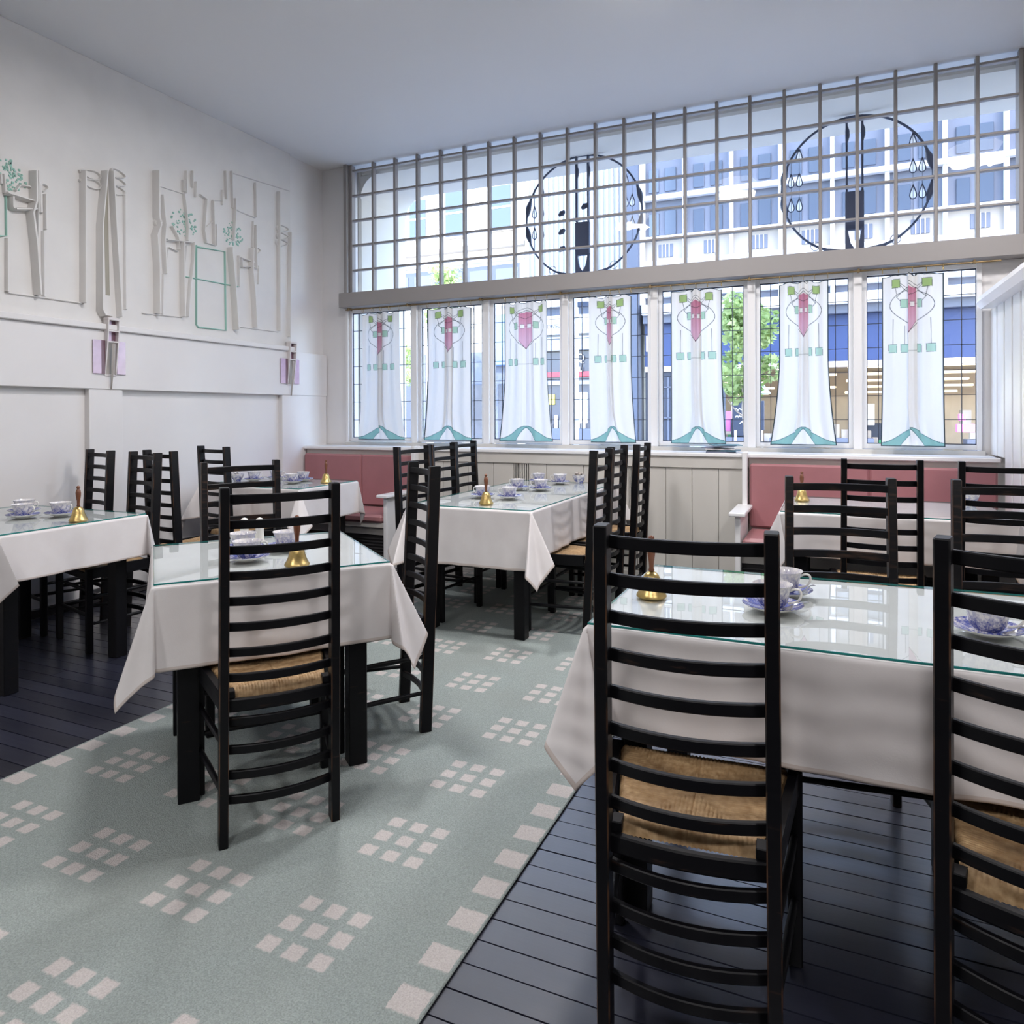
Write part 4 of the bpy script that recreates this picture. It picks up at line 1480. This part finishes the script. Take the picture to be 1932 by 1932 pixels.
# bowls of sugar
mbw = MB().lathe([(.0004, 0), (.025, 0), (.026, .005), (.036, .018), (.045, .036), (.050, .052), (.052, .060), (.050, .060), (.047, .050), (.040, .034), (.030, .020), (.0004, .014)], 30, close=True)
bowl_me = mbw.mesh('sugar_bowl', 'willow_china', 50)
packs = MB()
for k in range(16):
    a, q = random.uniform(0, 6.28), .038 * math.sqrt(random.random())
    M_ = Matrix.Translation((q * math.cos(a), q * math.sin(a), .060 + random.uniform(-.008, .014))) @ Matrix.Rotation(random.uniform(-.7, .7), 4, 'X') @ Matrix.Rotation(random.uniform(0, 6), 4, 'Z')
    packs.box(-.011, .011, -.008, .008, -.006, .006, .002, 0, M_)
pack_me = packs.mesh('sugar_lumps', 'leaflet_white')
tan_me = pack_me.copy()
tan_me.materials[0] = MATS['goods_tan']
for x, y, lb, me in ((-4.330, 4.350, 'blue and white bowl of sugar lumps at the wall end of the corner-bench table', pack_me),
                     (-1.755, 5.210, 'blue and white bowl with brown lumps at the window end of the long table', tan_me),
                     (.72, 4.80, 'blue and white bowl of lumps on the bench table beside the slatted screen', pack_me)):
    t = put('sugar_bowl', bowl_me, None, (x, y, .7502), .4)
    t['label'] = lb
    t['category'] = 'bowl'
    t['group'] = 'sugar bowls'
    put('sugar_lumps', me, t, kind='stuff')

# leaflets on the ledge
z = .9862
for k, (dx, dy, rz, mt, lb) in enumerate(((.0, 0, .12, 'leaflet_grey', 'grey leaflet at the bottom of the small stack on the window ledge'), (.02, .005, -.10, 'leaflet_blue', 'dark blue leaflet second from the bottom of the stack on the ledge'), (-.01, .0, .2, 'leaflet_white', 'pale pinkish leaflet in the middle of the stack on the ledge'), (-.015, .01, -.25, 'leaflet_grey', 'grey leaflet lying near the top of the stack on the ledge'), (.035, .0, .35, 'leaflet_blue', 'teal leaflet on top of the stack on the window ledge'))):
    h = .009 if k < 4 else .006
    m = MB()
    rings = []
    for q in range(7):
        f = q / 6
        zz = (.010 * f * f if k in (3,) else 0)
        rings.append([(-.105 + .21 * f, -.075, zz), (-.105 + .21 * f, .075, zz), (-.105 + .21 * f, .075, zz + h), (-.105 + .21 * f, -.075, zz + h)])
    m.loft(rings)
    o = put('leaflet', m.mesh('leaflet', mt), None, (-.745 + dx, 5.492 + dy, z), rz)
    z += h + (.002 if k != 3 else .011)
    o['label'] = lb
    o['category'] = 'leaflet'
    o['group'] = 'leaflets on the window ledge'

# ------------------------------------------------------------------ unseen lamps added as fill light (behind and above the view)
shade = MB().lathe([(.0004, -.10), (.12, -.085), (.19, -.05), (.205, -.02), (.20, 0)], 28).mesh('fill_shade', 'fill_glow', 60)
rose = MB().lathe([(.06, 0), (.22, 0), (.22, .02), (.06, .02)], 28, close=True).mesh('fill_rim', 'fill_metal', 50)
FILL_LAMPS = [(-2.2, 2.95, 36, 'added fill lamp out of view above the angled table'), (-.9, 3.75, 36, 'added fill lamp out of view above the carpet runner'),
         (1.2, 3.9, 40, 'added fill lamp out of view between the front right table and the bench'), (-2.4, -1.2, 40, 'added fill lamp behind the viewer near the left wall'),
         (0, -1.6, 40, 'added fill lamp behind the viewer in the middle'), (2.4, -1.0, 40, 'added fill lamp behind the viewer near the right wall')]
for i, (x, y, watt, lb) in enumerate(FILL_LAMPS):
    t = thing('fill_lamp', lb, 'ceiling lamp', (x, y, ZC - .022), 0, 'added fill lamps')
    put('fill_shade', shade, t)
    put('fill_rim', rose, t)
    ld = bpy.data.lights.new('fill_lamp', 'AREA')
    ld.shape = 'DISK'
    ld.size = .42
    ld.energy = watt
    ld.color = (1.0, .97, .985)
    lo = bpy.data.objects.new('fill_light', ld)
    COL.objects.link(lo)
    lo.parent = t
    lo.location = (0, 0, -.13)

# ------------------------------------------------------------------ the street outside
GZ = -.25
struct('ground', bx(-45, 40, 6.76, 45, GZ - .3, GZ), 'pavement')
struct('road', bx(-45, 40, 9.5, 17.0, GZ - .2, GZ + .002), 'asphalt')
fa = struct('wall_facade', bx(-9, -4.262, 5.915, 6.76, GZ, 6.0, .02), 'render_cream')
part('facade_lintel', bx(-4.262, 6.0, 5.915, 6.76, 3.64, 6.0, .02), 'render_cream', fa)
part('facade_pier', bx(1.6, 6.0, 5.915, 6.76, GZ, 3.64, .02), 'render_cream', fa)
part('facade_stallriser', bx(-4.262, 1.6, 5.915, 6.5, GZ, .75, .02), 'render_cream', fa)
part('sun_shade_storeys', bx(-7.0, 14, -3.5, 6.70, 6.0, 24.0, .02), 'render_cream', fa)  # unseen mass added to keep the sun off the office opposite
mb = MB()
n = 10
rc = .22
arc = [(-4.262 + rc - rc * math.cos(k / n * math.pi / 2), 3.64 - rc + rc * math.sin(k / n * math.pi / 2)) for k in range(n + 1)]
prof = arc + [(-4.262, 3.64)]
mb.loft([[(a, y, b) for a, b in prof] for y in (5.92, 6.758)])
part('rounded_corner', mb, 'render_cream', fa, smooth=30)

FY_ = 20.0


def bld(name, label, x0, x1, y0, y1, z1, mat):
    t = thing(name, label, 'building', ((x0 + x1) / 2, y0, GZ))
    t['bx'] = 0
    del t['bx']
    return t


def fpart(t, n, x0, x1, z0, z1, mat, y0=FY_ - .03, y1=FY_ + .05, c=.01, **k):
    L = t.location
    return part(n, bx(x0 - L.x, x1 - L.x, y0 - L.y, y1 - L.y, z0 - L.z, z1 - L.z, c), mat, t, **k)


# white stone building
t = bld('stone_building', 'sunlit white stone building across the street with tall windows', -30, -8.4, FY_, 26, 13, 'stone_white')
fpart(t, 'wall', -32, -8.4, GZ, 13, 'stone_white', FY_, 26)
for x0, x1, z0, z1 in ((-15.6, -15.0, 6.95, 8.2), (-14.1, -13.5, 6.95, 8.2), (-12.44, -11.85, 6.96, 8.15), (-11.12, -10.5, 6.88, 8.33), (-9.52, -8.87, 6.94, 8.25), (-15.6, -15.0, 9.1, 10.4), (-14.1, -13.5, 9.1, 10.4), (-12.44, -11.85, 9.1, 10.4), (-11.12, -10.5, 9.1, 10.4), (-9.52, -8.87, 9.1, 10.4)):
    w = fpart(t, 'window', x0 - .06, x1 + .06, z0 - .08, z1 + .06, 'stone_cream', FY_ - .06)
    L = t.location
    part('pane', bx(x0 - L.x, x1 - L.x, FY_ - .075 - L.y, FY_ - .06 - L.y, z0 - L.z, z1 - L.z), 'office_glass', w)
    part('sash_bar', bx(x0 - L.x, x1 - L.x, FY_ - .085 - L.y, FY_ - .07 - L.y, (z0 + z1) / 2 - .03 - L.z, (z0 + z1) / 2 + .03 - L.z), 'white_trim', w)
fpart(t, 'cornice', -32, -8.4, 6.35, 6.5, 'stone_cream', FY_ - .2)
fpart(t, 'cornice', -32, -8.4, 5.95, 6.08, 'white_trim', FY_ - .15)
fpart(t, 'shop_frieze', -13.2, -8.6, 5.0, 5.85, 'slate_pillar', FY_ - .04, label='grey-blue frieze above the shop')
for x in (-12.9, -11.9, -10.9, -9.9, -9.0):
    fpart(t, 'frieze_panel', x - .38, x + .38, 5.12, 5.72, 'blue_grey_panel', FY_ - .07)
fpart(t, 'ledge', -32, -8.4, 4.55, 4.85, 'white_trim', FY_ - .25)
fpart(t, 'fascia', -32, -8.4, 4.0, 4.35, 'stone_white', FY_ - .12)
fpart(t, 'blue_sign', -9.55, -8.95, 2.76, 4.3, 'shop_sky_blue', FY_ - .3, label='sky-blue shop sign panel')
for x0, x1 in ((-14.3, -13.2), (-12.9, -11.9), (-11.6, -10.6), (-10.3, -9.6), (-9.4, -8.7)):
    fpart(t, 'shop_window', x0, x1, .2, 3.2, 'blue_grey_panel', FY_ - .05)
    fpart(t, 'shop_glass', x0 + .1, x1 - .1, .5, 2.2, 'shop_dark', FY_ - .08)

# clad building with jeweller's shop
t = bld('clad_building', 'building clad in pale ribbed panels above a dark shop', -8.4, -5.3, FY_, 26, 13, 'pale_cladding')
fpart(t, 'wall', -8.4, -5.3, GZ, 13, 'pale_cladding', FY_ - .1, 26)
for k in range(20):
    x = -8.3 + k * .153
    fpart(t, 'cladding_rib', x, x + .06, 4.75, 13, 'white_trim', FY_ - .16, FY_ - .1)
fpart(t, 'ledge', -8.4, -5.3, 4.4, 4.75, 'white_trim', FY_ - .35)
fpart(t, 'soffit_band', -8.4, -5.3, 4.15, 4.4, 'slate_pillar', FY_ - .2)
fpart(t, 'sign_board', -8.35, -5.35, 3.60, 4.15, 'sign_white', FY_ - .25, label='white sign board with dark lettering')
fpart(t, 'awning', -8.35, -5.35, 3.12, 3.52, 'pale_cladding', FY_ - .3)
fpart(t, 'shop_front', -8.35, -5.35, GZ, 3.1, 'shop_dark', FY_ - .15)
fpart(t, 'red_strip', -8.35, -5.5, 2.35, 2.5, 'shop_red', FY_ - .2)
fpart(t, 'pale_rail', -8.35, -5.35, 2.12, 2.24, 'pale_cladding', FY_ - .22)
fpart(t, 'yellow_notice', -7.62, -7.42, 1.55, 1.85, 'yellow_sign', FY_ - .2)
fpart(t, 'white_notice', -6.65, -6.42, 1.0, 1.9, 'sign_white', FY_ - .2)
fpart(t, 'display_counter', -8.2, -6.0, .3, .85, 'blue_grey_panel', FY_ - .25)
for k in range(7):
    fpart(t, 'display_item', -7.6 + k * .17, -7.5 + k * .17, .85, 1.0 + .12 * ((k * 5) % 3), 'goods_white', FY_ - .22, FY_ - .12)


def text(body, x, z, size, mat, y, name, parent):
    cu = bpy.data.curves.new(name, 'FONT')
    cu.body = body
    cu.size = size
    cu.extrude = .008
    cu.materials.append(MATS[mat])
    o = bpy.data.objects.new(name, cu)
    COL.objects.link(o)
    o.parent = parent
    o.location = Vector((x, y, z)) - parent.location
    o.rotation_euler = (R(90), 0, 0)
    bpy.context.view_layer.update()
    me = bpy.data.meshes.new_from_object(o.evaluated_get(bpy.context.evaluated_depsgraph_get()))
    q = put(name, me, parent, o.location)
    q.rotation_euler = (R(90), 0, 0)
    bpy.data.objects.remove(o)
    bpy.data.curves.remove(cu)
    q.name = name
    return q


text('JEWELLERY', -7.68, 3.78, .175, 'sign_ink', FY_ - .265, 'sign_lettering', t)
text('iQ', -6.84, 2.78, .34, 'sign_white', FY_ - .215, 'sign_lettering', t)
text('cu', -6.80, 2.50, .30, 'sign_white', FY_ - .215, 'sign_lettering', t)

t = bld('street_pillar', 'tall slate-blue pilaster between two buildings', -5.3, -4.86, FY_, 26, 13, 'slate_pillar')
fpart(t, 'shaft', -5.29, -4.88, GZ, 13, 'slate_pillar', FY_ - .35, FY_ + .3)
fpart(t, 'edge_strip', -5.40, -5.29, GZ, 13, 'white_trim', FY_ - .2, FY_ + .3)
fpart(t, 'edge_strip', -4.88, -4.76, 4.3, 13, 'white_trim', FY_ - .2, FY_ + .3)

# office over the blue shop
t = bld('office_building', 'grey-blue office building with white ledges above the blue shop', -4.76, 12, FY_, 26, 13, 'blue_grey_panel')
fpart(t, 'wall', -4.76, 14, 3.9, 13, 'blue_grey_panel', FY_ + .05, 26)
fpart(t, 'spandrel', -4.76, 14, 5.5, 6.12, 'stone_cream', FY_, FY_ + .06)
fpart(t, 'cornice', -4.76, 14, 7.20, 7.34, 'white_trim', FY_ - .15)
fpart(t, 'ledge', -4.76, 14, 6.11, 6.20, 'white_trim', FY_ - .12)
fpart(t, 'ledge', -4.76, 14, 5.36, 5.50, 'white_trim', FY_ - .2)
fpart(t, 'lower_panel', -4.76, 14, 4.75, 5.36, 'pale_cladding', FY_ - .02)
fpart(t, 'ledge', -4.76, 14, 4.50, 4.62, 'white_trim', FY_ - .15)
fpart(t, 'white_ledge', -4.76, 14, 3.98, 4.26, 'white_trim', FY_ - .45)
fpart(t, 'soffit', -4.76, 14, 3.76, 3.98, 'blue_grey_panel', FY_ - .30)
for k in range(14):
    x = -3.66 + 1.235 * k
    fpart(t, 'pilaster', x - .05, x + .05, 4.3, 13, 'white_trim', FY_ - .1)
    for q, (a, b) in enumerate(((-1.0, -.72), (-.55, -.24))):
        w = fpart(t, 'window', x + a, x + b, 6.24, 6.86 + .05 * q, 'office_glass', FY_ + .01)
        fpart(t, 'window', x + a, x + b, 7.45, 8.1, 'office_glass', FY_ + .01)
        fpart(t, 'window', x + a, x + b, 8.6, 9.3, 'office_glass', FY_ + .01)
    w = fpart(t, 'spandrel_window', x - .72, x - .32, 5.62, 5.98, 'blue_grey_panel', FY_ - .02)
    L = t.location
    for q in range(3):
        part('muntin', bx(x - .72 + .1 * (q + 1) - .012 - L.x, x - .72 + .1 * (q + 1) + .012 - L.x, FY_ - .035 - L.y, FY_ - .015 - L.y, 5.62 - L.z, 5.98 - L.z), 'white_trim', w)
fpart(t, 'shop_fascia', -4.76, 14, 2.58, 3.76, 'shop_blue', FY_ - .10, label='broad blue shop fascia')
fpart(t, 'fascia_strip', -4.76, 14, 2.43, 2.58, 'shop_beige', FY_ - .12)
fpart(t, 'fascia_notice', -4.72, -4.45, 3.0, 3.45, 'shop_beige', FY_ - .13)
fpart(t, 'shop_interior_dark', -4.76, -3.55, GZ, 2.43, 'shop_dark', FY_ - .02)  # dark slab put in for the shop's dark interior
for x in (-4.62, -4.12):
    fpart(t, 'door_frame', x - .03, x + .03, GZ, 2.3, 'blue_grey_panel', FY_ - .06)
for z in (1.15, 2.0):
    fpart(t, 'door_frame', -4.65, -3.6, z - .02, z + .02, 'blue_grey_panel', FY_ - .06)
fpart(t, 'shop_floor', -3.55, 14, GZ, .05, 'goods_tan', FY_ + .05, 26)
fpart(t, 'shop_back', -3.55, 14, GZ, 3.9, 'goods_tan', 25.5, 26)
fpart(t, 'shop_ceiling', -3.55, 14, 2.6, 2.75, 'stone_cream', FY_ + .05, 26)
for k, yy in enumerate((20.6, 21.6, 22.6, 23.6, 24.6)):
    for q in range(6):
        x = -3.1 + q * 1.75 + .25 * (k % 2)
        fpart(t, 'shop_light', x, x + 1.25, 2.44 - .14 * k, 2.50 - .14 * k, 'shop_lamp', yy, yy + .18)
mats_ = ['goods_orange', 'goods_white', 'goods_tan', 'shop_dark', 'goods_pink', 'goods_white', 'goods_red', 'goods_green', 'goods_tan', 'goods_white']
rnd = random.Random(4)
for k in range(44):
    x = -3.3 + rnd.random() * 8.0
    yy = 20.4 + rnd.random() * 2.6
    h = .25 + rnd.random() * .5
    w_ = .10 + rnd.random() * .28
    z0 = .1 + rnd.random() * .9
    fpart(t, 'shop_goods', x, x + w_, z0, z0 + h, mats_[k % 10], yy, yy + .2)
for k in range(5):
    x = -3.0 + k * 1.5
    fpart(t, 'display_table', x, x + 1.0, .05, .62, 'blue_grey_panel', 20.3, 20.9)
fpart(t, 'goods_bag', 2.75, 3.12, .80, 1.0, 'goods_pink', 20.0, 20.2)
fpart(t, 'goods_bag', 2.80, 2.93, 1.08, 1.24, 'goods_pink', 20.0, 20.2)
text('snapp', -4.02, 2.78, .20, 'sign_white', FY_ - .125, 'sign_lettering', t)

# things standing in the street
t = thing('lamp_post', 'white lamp post standing in the street before the dark shop', 'lamp post', (-4.43, 13, GZ))
part('pole', MB().tube([(0, 0, 0), (0, 0, 3.8)], .052, 12), 'white_trim', t, smooth=50)
part('base', MB().lathe([(.11, 0), (.11, .7), (.07, .8), (.06, .82)], 14), 'white_trim', t, smooth=50)
part('bracket', bx(-.05, .9, -.03, .03, 3.55, 3.65, .01), 'iron', t)


def tree(x, y, cx, cz, rx, rz, nl, label, seed, leaf=.075):
    rnd = random.Random(seed)
    t = thing('street_tree', label, 'tree', (x, y, GZ))
    H = cz - GZ
    m = MB().tube([(0, 0, 0), (.03, .02, H * .35), (-.02, 0, H * .62), (.03, .02, H * .95)], [.05, .045, .038, .02], 9)
    part('trunk', m, 'bark', t, smooth=60)
    for k in range(7):
        a = rnd.uniform(0, 6.28)
        z = H * (.55 + .06 * k)
        q = rx * rnd.uniform(.45, .8)
        part('branch', MB().tube([(0, 0, z), (q * .5 * math.cos(a), q * .5 * math.sin(a), z + .12), (q * math.cos(a), q * math.sin(a), z + .32)], [.016, .012, .005], 6), 'bark', t)
    m = MB()
    blobs = [(cx - x + rnd.uniform(-.65, .65) * rx, rnd.uniform(-.6, .6) * rx, H + rnd.uniform(-.8, .8) * rz, rnd.uniform(.28, .48) * rx) for _ in range(26)]
    for k in range(nl):
        bx_, by_, bz_, br = blobs[k % len(blobs)]
        d = Vector((rnd.gauss(0, 1), rnd.gauss(0, 1), rnd.gauss(0, 1))).normalized() * br * rnd.uniform(.55, 1.05)
        p = Vector((bx_, by_, bz_)) + d
        u = Vector((rnd.gauss(0, 1), rnd.gauss(0, 1), rnd.gauss(0, .6))).normalized()
        w = u.cross(Vector((rnd.gauss(0, 1), rnd.gauss(0, 1), rnd.gauss(0, 1)))).normalized()
        s = leaf * rnd.uniform(.6, 1.15)
        m.add([p - u * s, p + w * s * .55, p + u * s, p - w * s * .55], [(0, 1, 2, 3)])
    me = bpy.data.meshes.new('foliage')
    me.from_pydata(m.v, [], m.f)
    me.materials.append(MATS['leaf'])
    put('foliage', me, t, kind='stuff')
    return t


tree(-1.36, 13, -1.27, 2.38, .52, .98, 2600, 'light green street tree seen between two curtains', 5)
tree(-9.6, 17, -9.6, 4.6, .75, .9, 1500, 'small pale green tree before the white stone building', 9)
tree(-10.7, 16.5, -10.7, 2.7, .7, .8, 900, 'low pale green tree in front of the stone building', 10)

t = thing('parasol', 'pale blue street parasol beside the tree trunk', 'parasol', (-1.72, 18.4, GZ))
m = MB()
rings = [[(r * math.cos(2 * math.pi * k / 8), r * math.sin(2 * math.pi * k / 8), z) for k in range(8)] for r, z in ((.03, 2.38), (.22, 2.24), (.40, 2.00), (.36, 1.99), (.02, 2.3))]
m.loft(rings)
part('canopy', m, 'umbrella_blue', t)
part('pole', MB().tube([(0, 0, 0), (0, 0, 2.3)], .02, 8), 'iron', t)
t = thing('pavement_sign', 'dark chalkboard with white scrawled lines under the parasol', 'sign', (-1.80, 18.0, GZ))
part('board', bx(-.36, .36, -.03, .03, 1.12, 1.82, .01), 'shop_dark', t)
for k, (a, b, z) in enumerate(((-.30, -.05, 1.62), (.0, .28, 1.70), (-.05, .26, 1.55), (-.10, .25, 1.42), (-.3, -.12, 1.45), (-.2, .2, 1.30))):
    part('chalk_line', MB().tube([(a + (b - a) * q / 8, -.034, z + .025 * math.sin(q * 2.4 + k)) for q in range(9)], .014, 5), 'sign_white', t)
for s in (-1, 1):
    part('leg', bx(s * .3 - .025, s * .3 + .025, -.02, .02, 0, 1.12), 'goods_white', t)
t = thing('bollard', 'thick dark grey bollard behind the glass left of the tree trunk', 'bollard', (-1.86, 13.6, GZ))
part('shaft', MB().lathe([(.10, 0), (.10, 1.85), (.085, 1.95), (.04, 2.0), (.0004, 2.01)], 16), 'slate_pillar', t, smooth=50)
part('band', MB().lathe([(.104, 1.60), (.104, 1.66)], 16), 'blue_grey_panel', t)

# wrought iron roundels hanging outside the upper window
def roundel(cx, cz, rad, label, drops, posts, blobs=()):
    y = 6.3
    t = thing('iron_roundel', label, 'ironwork', (cx, y, cz), 0, 'iron roundels outside the upper window')
    ring = [(rad * math.cos(a), 0, rad * math.sin(a)) for a in [2 * math.pi * k / 64 for k in range(65)]]
    part('ring', MB().tube(ring, .0095, 6, cap=False), 'iron', t, smooth=60)
    for s in (-1, 1):
        for a in (-12, 14):
            q = []
            for k in range(7):
                b = R(a - 9 + 3 * k)
                q.append((s * (rad - .004) * math.cos(b), 0, rad * math.sin(b)))
            part('leaf_bulge', MB().tube(q, [.008, .018, .025, .027, .024, .016, .008], 8), 'iron', t, smooth=60)
        b = R(-58)
        c = (s * rad * math.cos(b), 0, rad * math.sin(b))
        part('small_hoop', MB().tube([(c[0] + .035 * math.cos(w), 0, c[2] + .035 * math.sin(w)) for w in [2 * math.pi * k / 20 for k in range(21)]], .003, 5, cap=False), 'iron', t)
    for dx in drops:
        lim = math.sqrt(max(.01, rad * rad - dx * dx))
        part('wire', MB().tube([(dx, 0, -lim), (dx, 0, lim)], .0022, 5), 'iron', t)
        for dz in (.075, -.125, .275):
            if abs(dz) + .07 > lim:
                continue
            prof = [(0, .072), (.009, .045), (.019, .015), (.024, -.008), (.020, -.026), (.010, -.036), (0, -.038)]
            loop = prof + [(-a, b) for a, b in reversed(prof[:-1])]
            d_ = part('teardrop', MB().tube([(dx + a, 0, dz + b) for a, b in loop], .0042, 6, cap=False), 'iron', t)
            i_ = MB().loft([[(dx + a * .9, yy, dz + b * .92) for a, b in loop[:-1]] for yy in (-.0008, .0008)])
            put('drop_glass', i_.mesh('drop_glass', 'iron_drop'), d_)
    for s in (-1, 1):
        part('post', bx(s * .056 - .008, s * .056 + .008, -.02, .02, -.05, rad, .002), 'iron', t)
        part('post_leaf', MB().tube([(s * .056, 0, .33), (s * .056 + .006, 0, .38), (s * .056 + .006, 0, .43), (s * .056, 0, .48)], [.008, .016, .016, .006], 8), 'iron', t)
        m = MB()
        pts = [(s * .068, -.345), (s * .052, -.345), (s * .030, -.46), (s * .004, -.50), (s * .004, -rad + .005), (s * .068, -rad + .02)]
        m.loft([[(a, yy, b) for a, b in pts] for yy in (-.015, .015)])
        part('shield_side', m, 'iron', t)
    part('block', bx(-.068, .068, -.02, .02, -.36, -.055, .003), 'iron', t)
    for s in (-1, 1):
        m = MB()
        q = [(s * .06, -rad + .03), (s * .20, -rad + .055), (s * .30, -rad * math.sin(math.acos(.30 / rad)) ), (s * .16, -rad * math.sin(math.acos(.16 / rad)) - .004), (s * .06, -rad - .004)]
        m.loft([[(a, yy, b) for a, b in q] for yy in (-.008, .008)])
        part('foot_wing', m, 'iron', t)
    for bx_, bz_ in blobs:
        part('rosette', MB().tube([(bx_ - .03, 0, bz_ - .02), (bx_, 0, bz_), (bx_ + .028, 0, bz_ + .018)], [.012, .028, .012], 7), 'iron', t, smooth=60)


roundel(-2.08, 3.09, .555, 'dark iron roundel with teardrops outside the upper window, left one', (-.475, -.405, .405, .465), 1, ((-.20, -.12), (-.20, .05), (-.20, -.28), (.02, .09)))
roundel(.175, 3.08, .54, 'dark iron roundel with teardrops outside the upper window, right one near the screen', (-.468, -.406, .406, .468), 1)
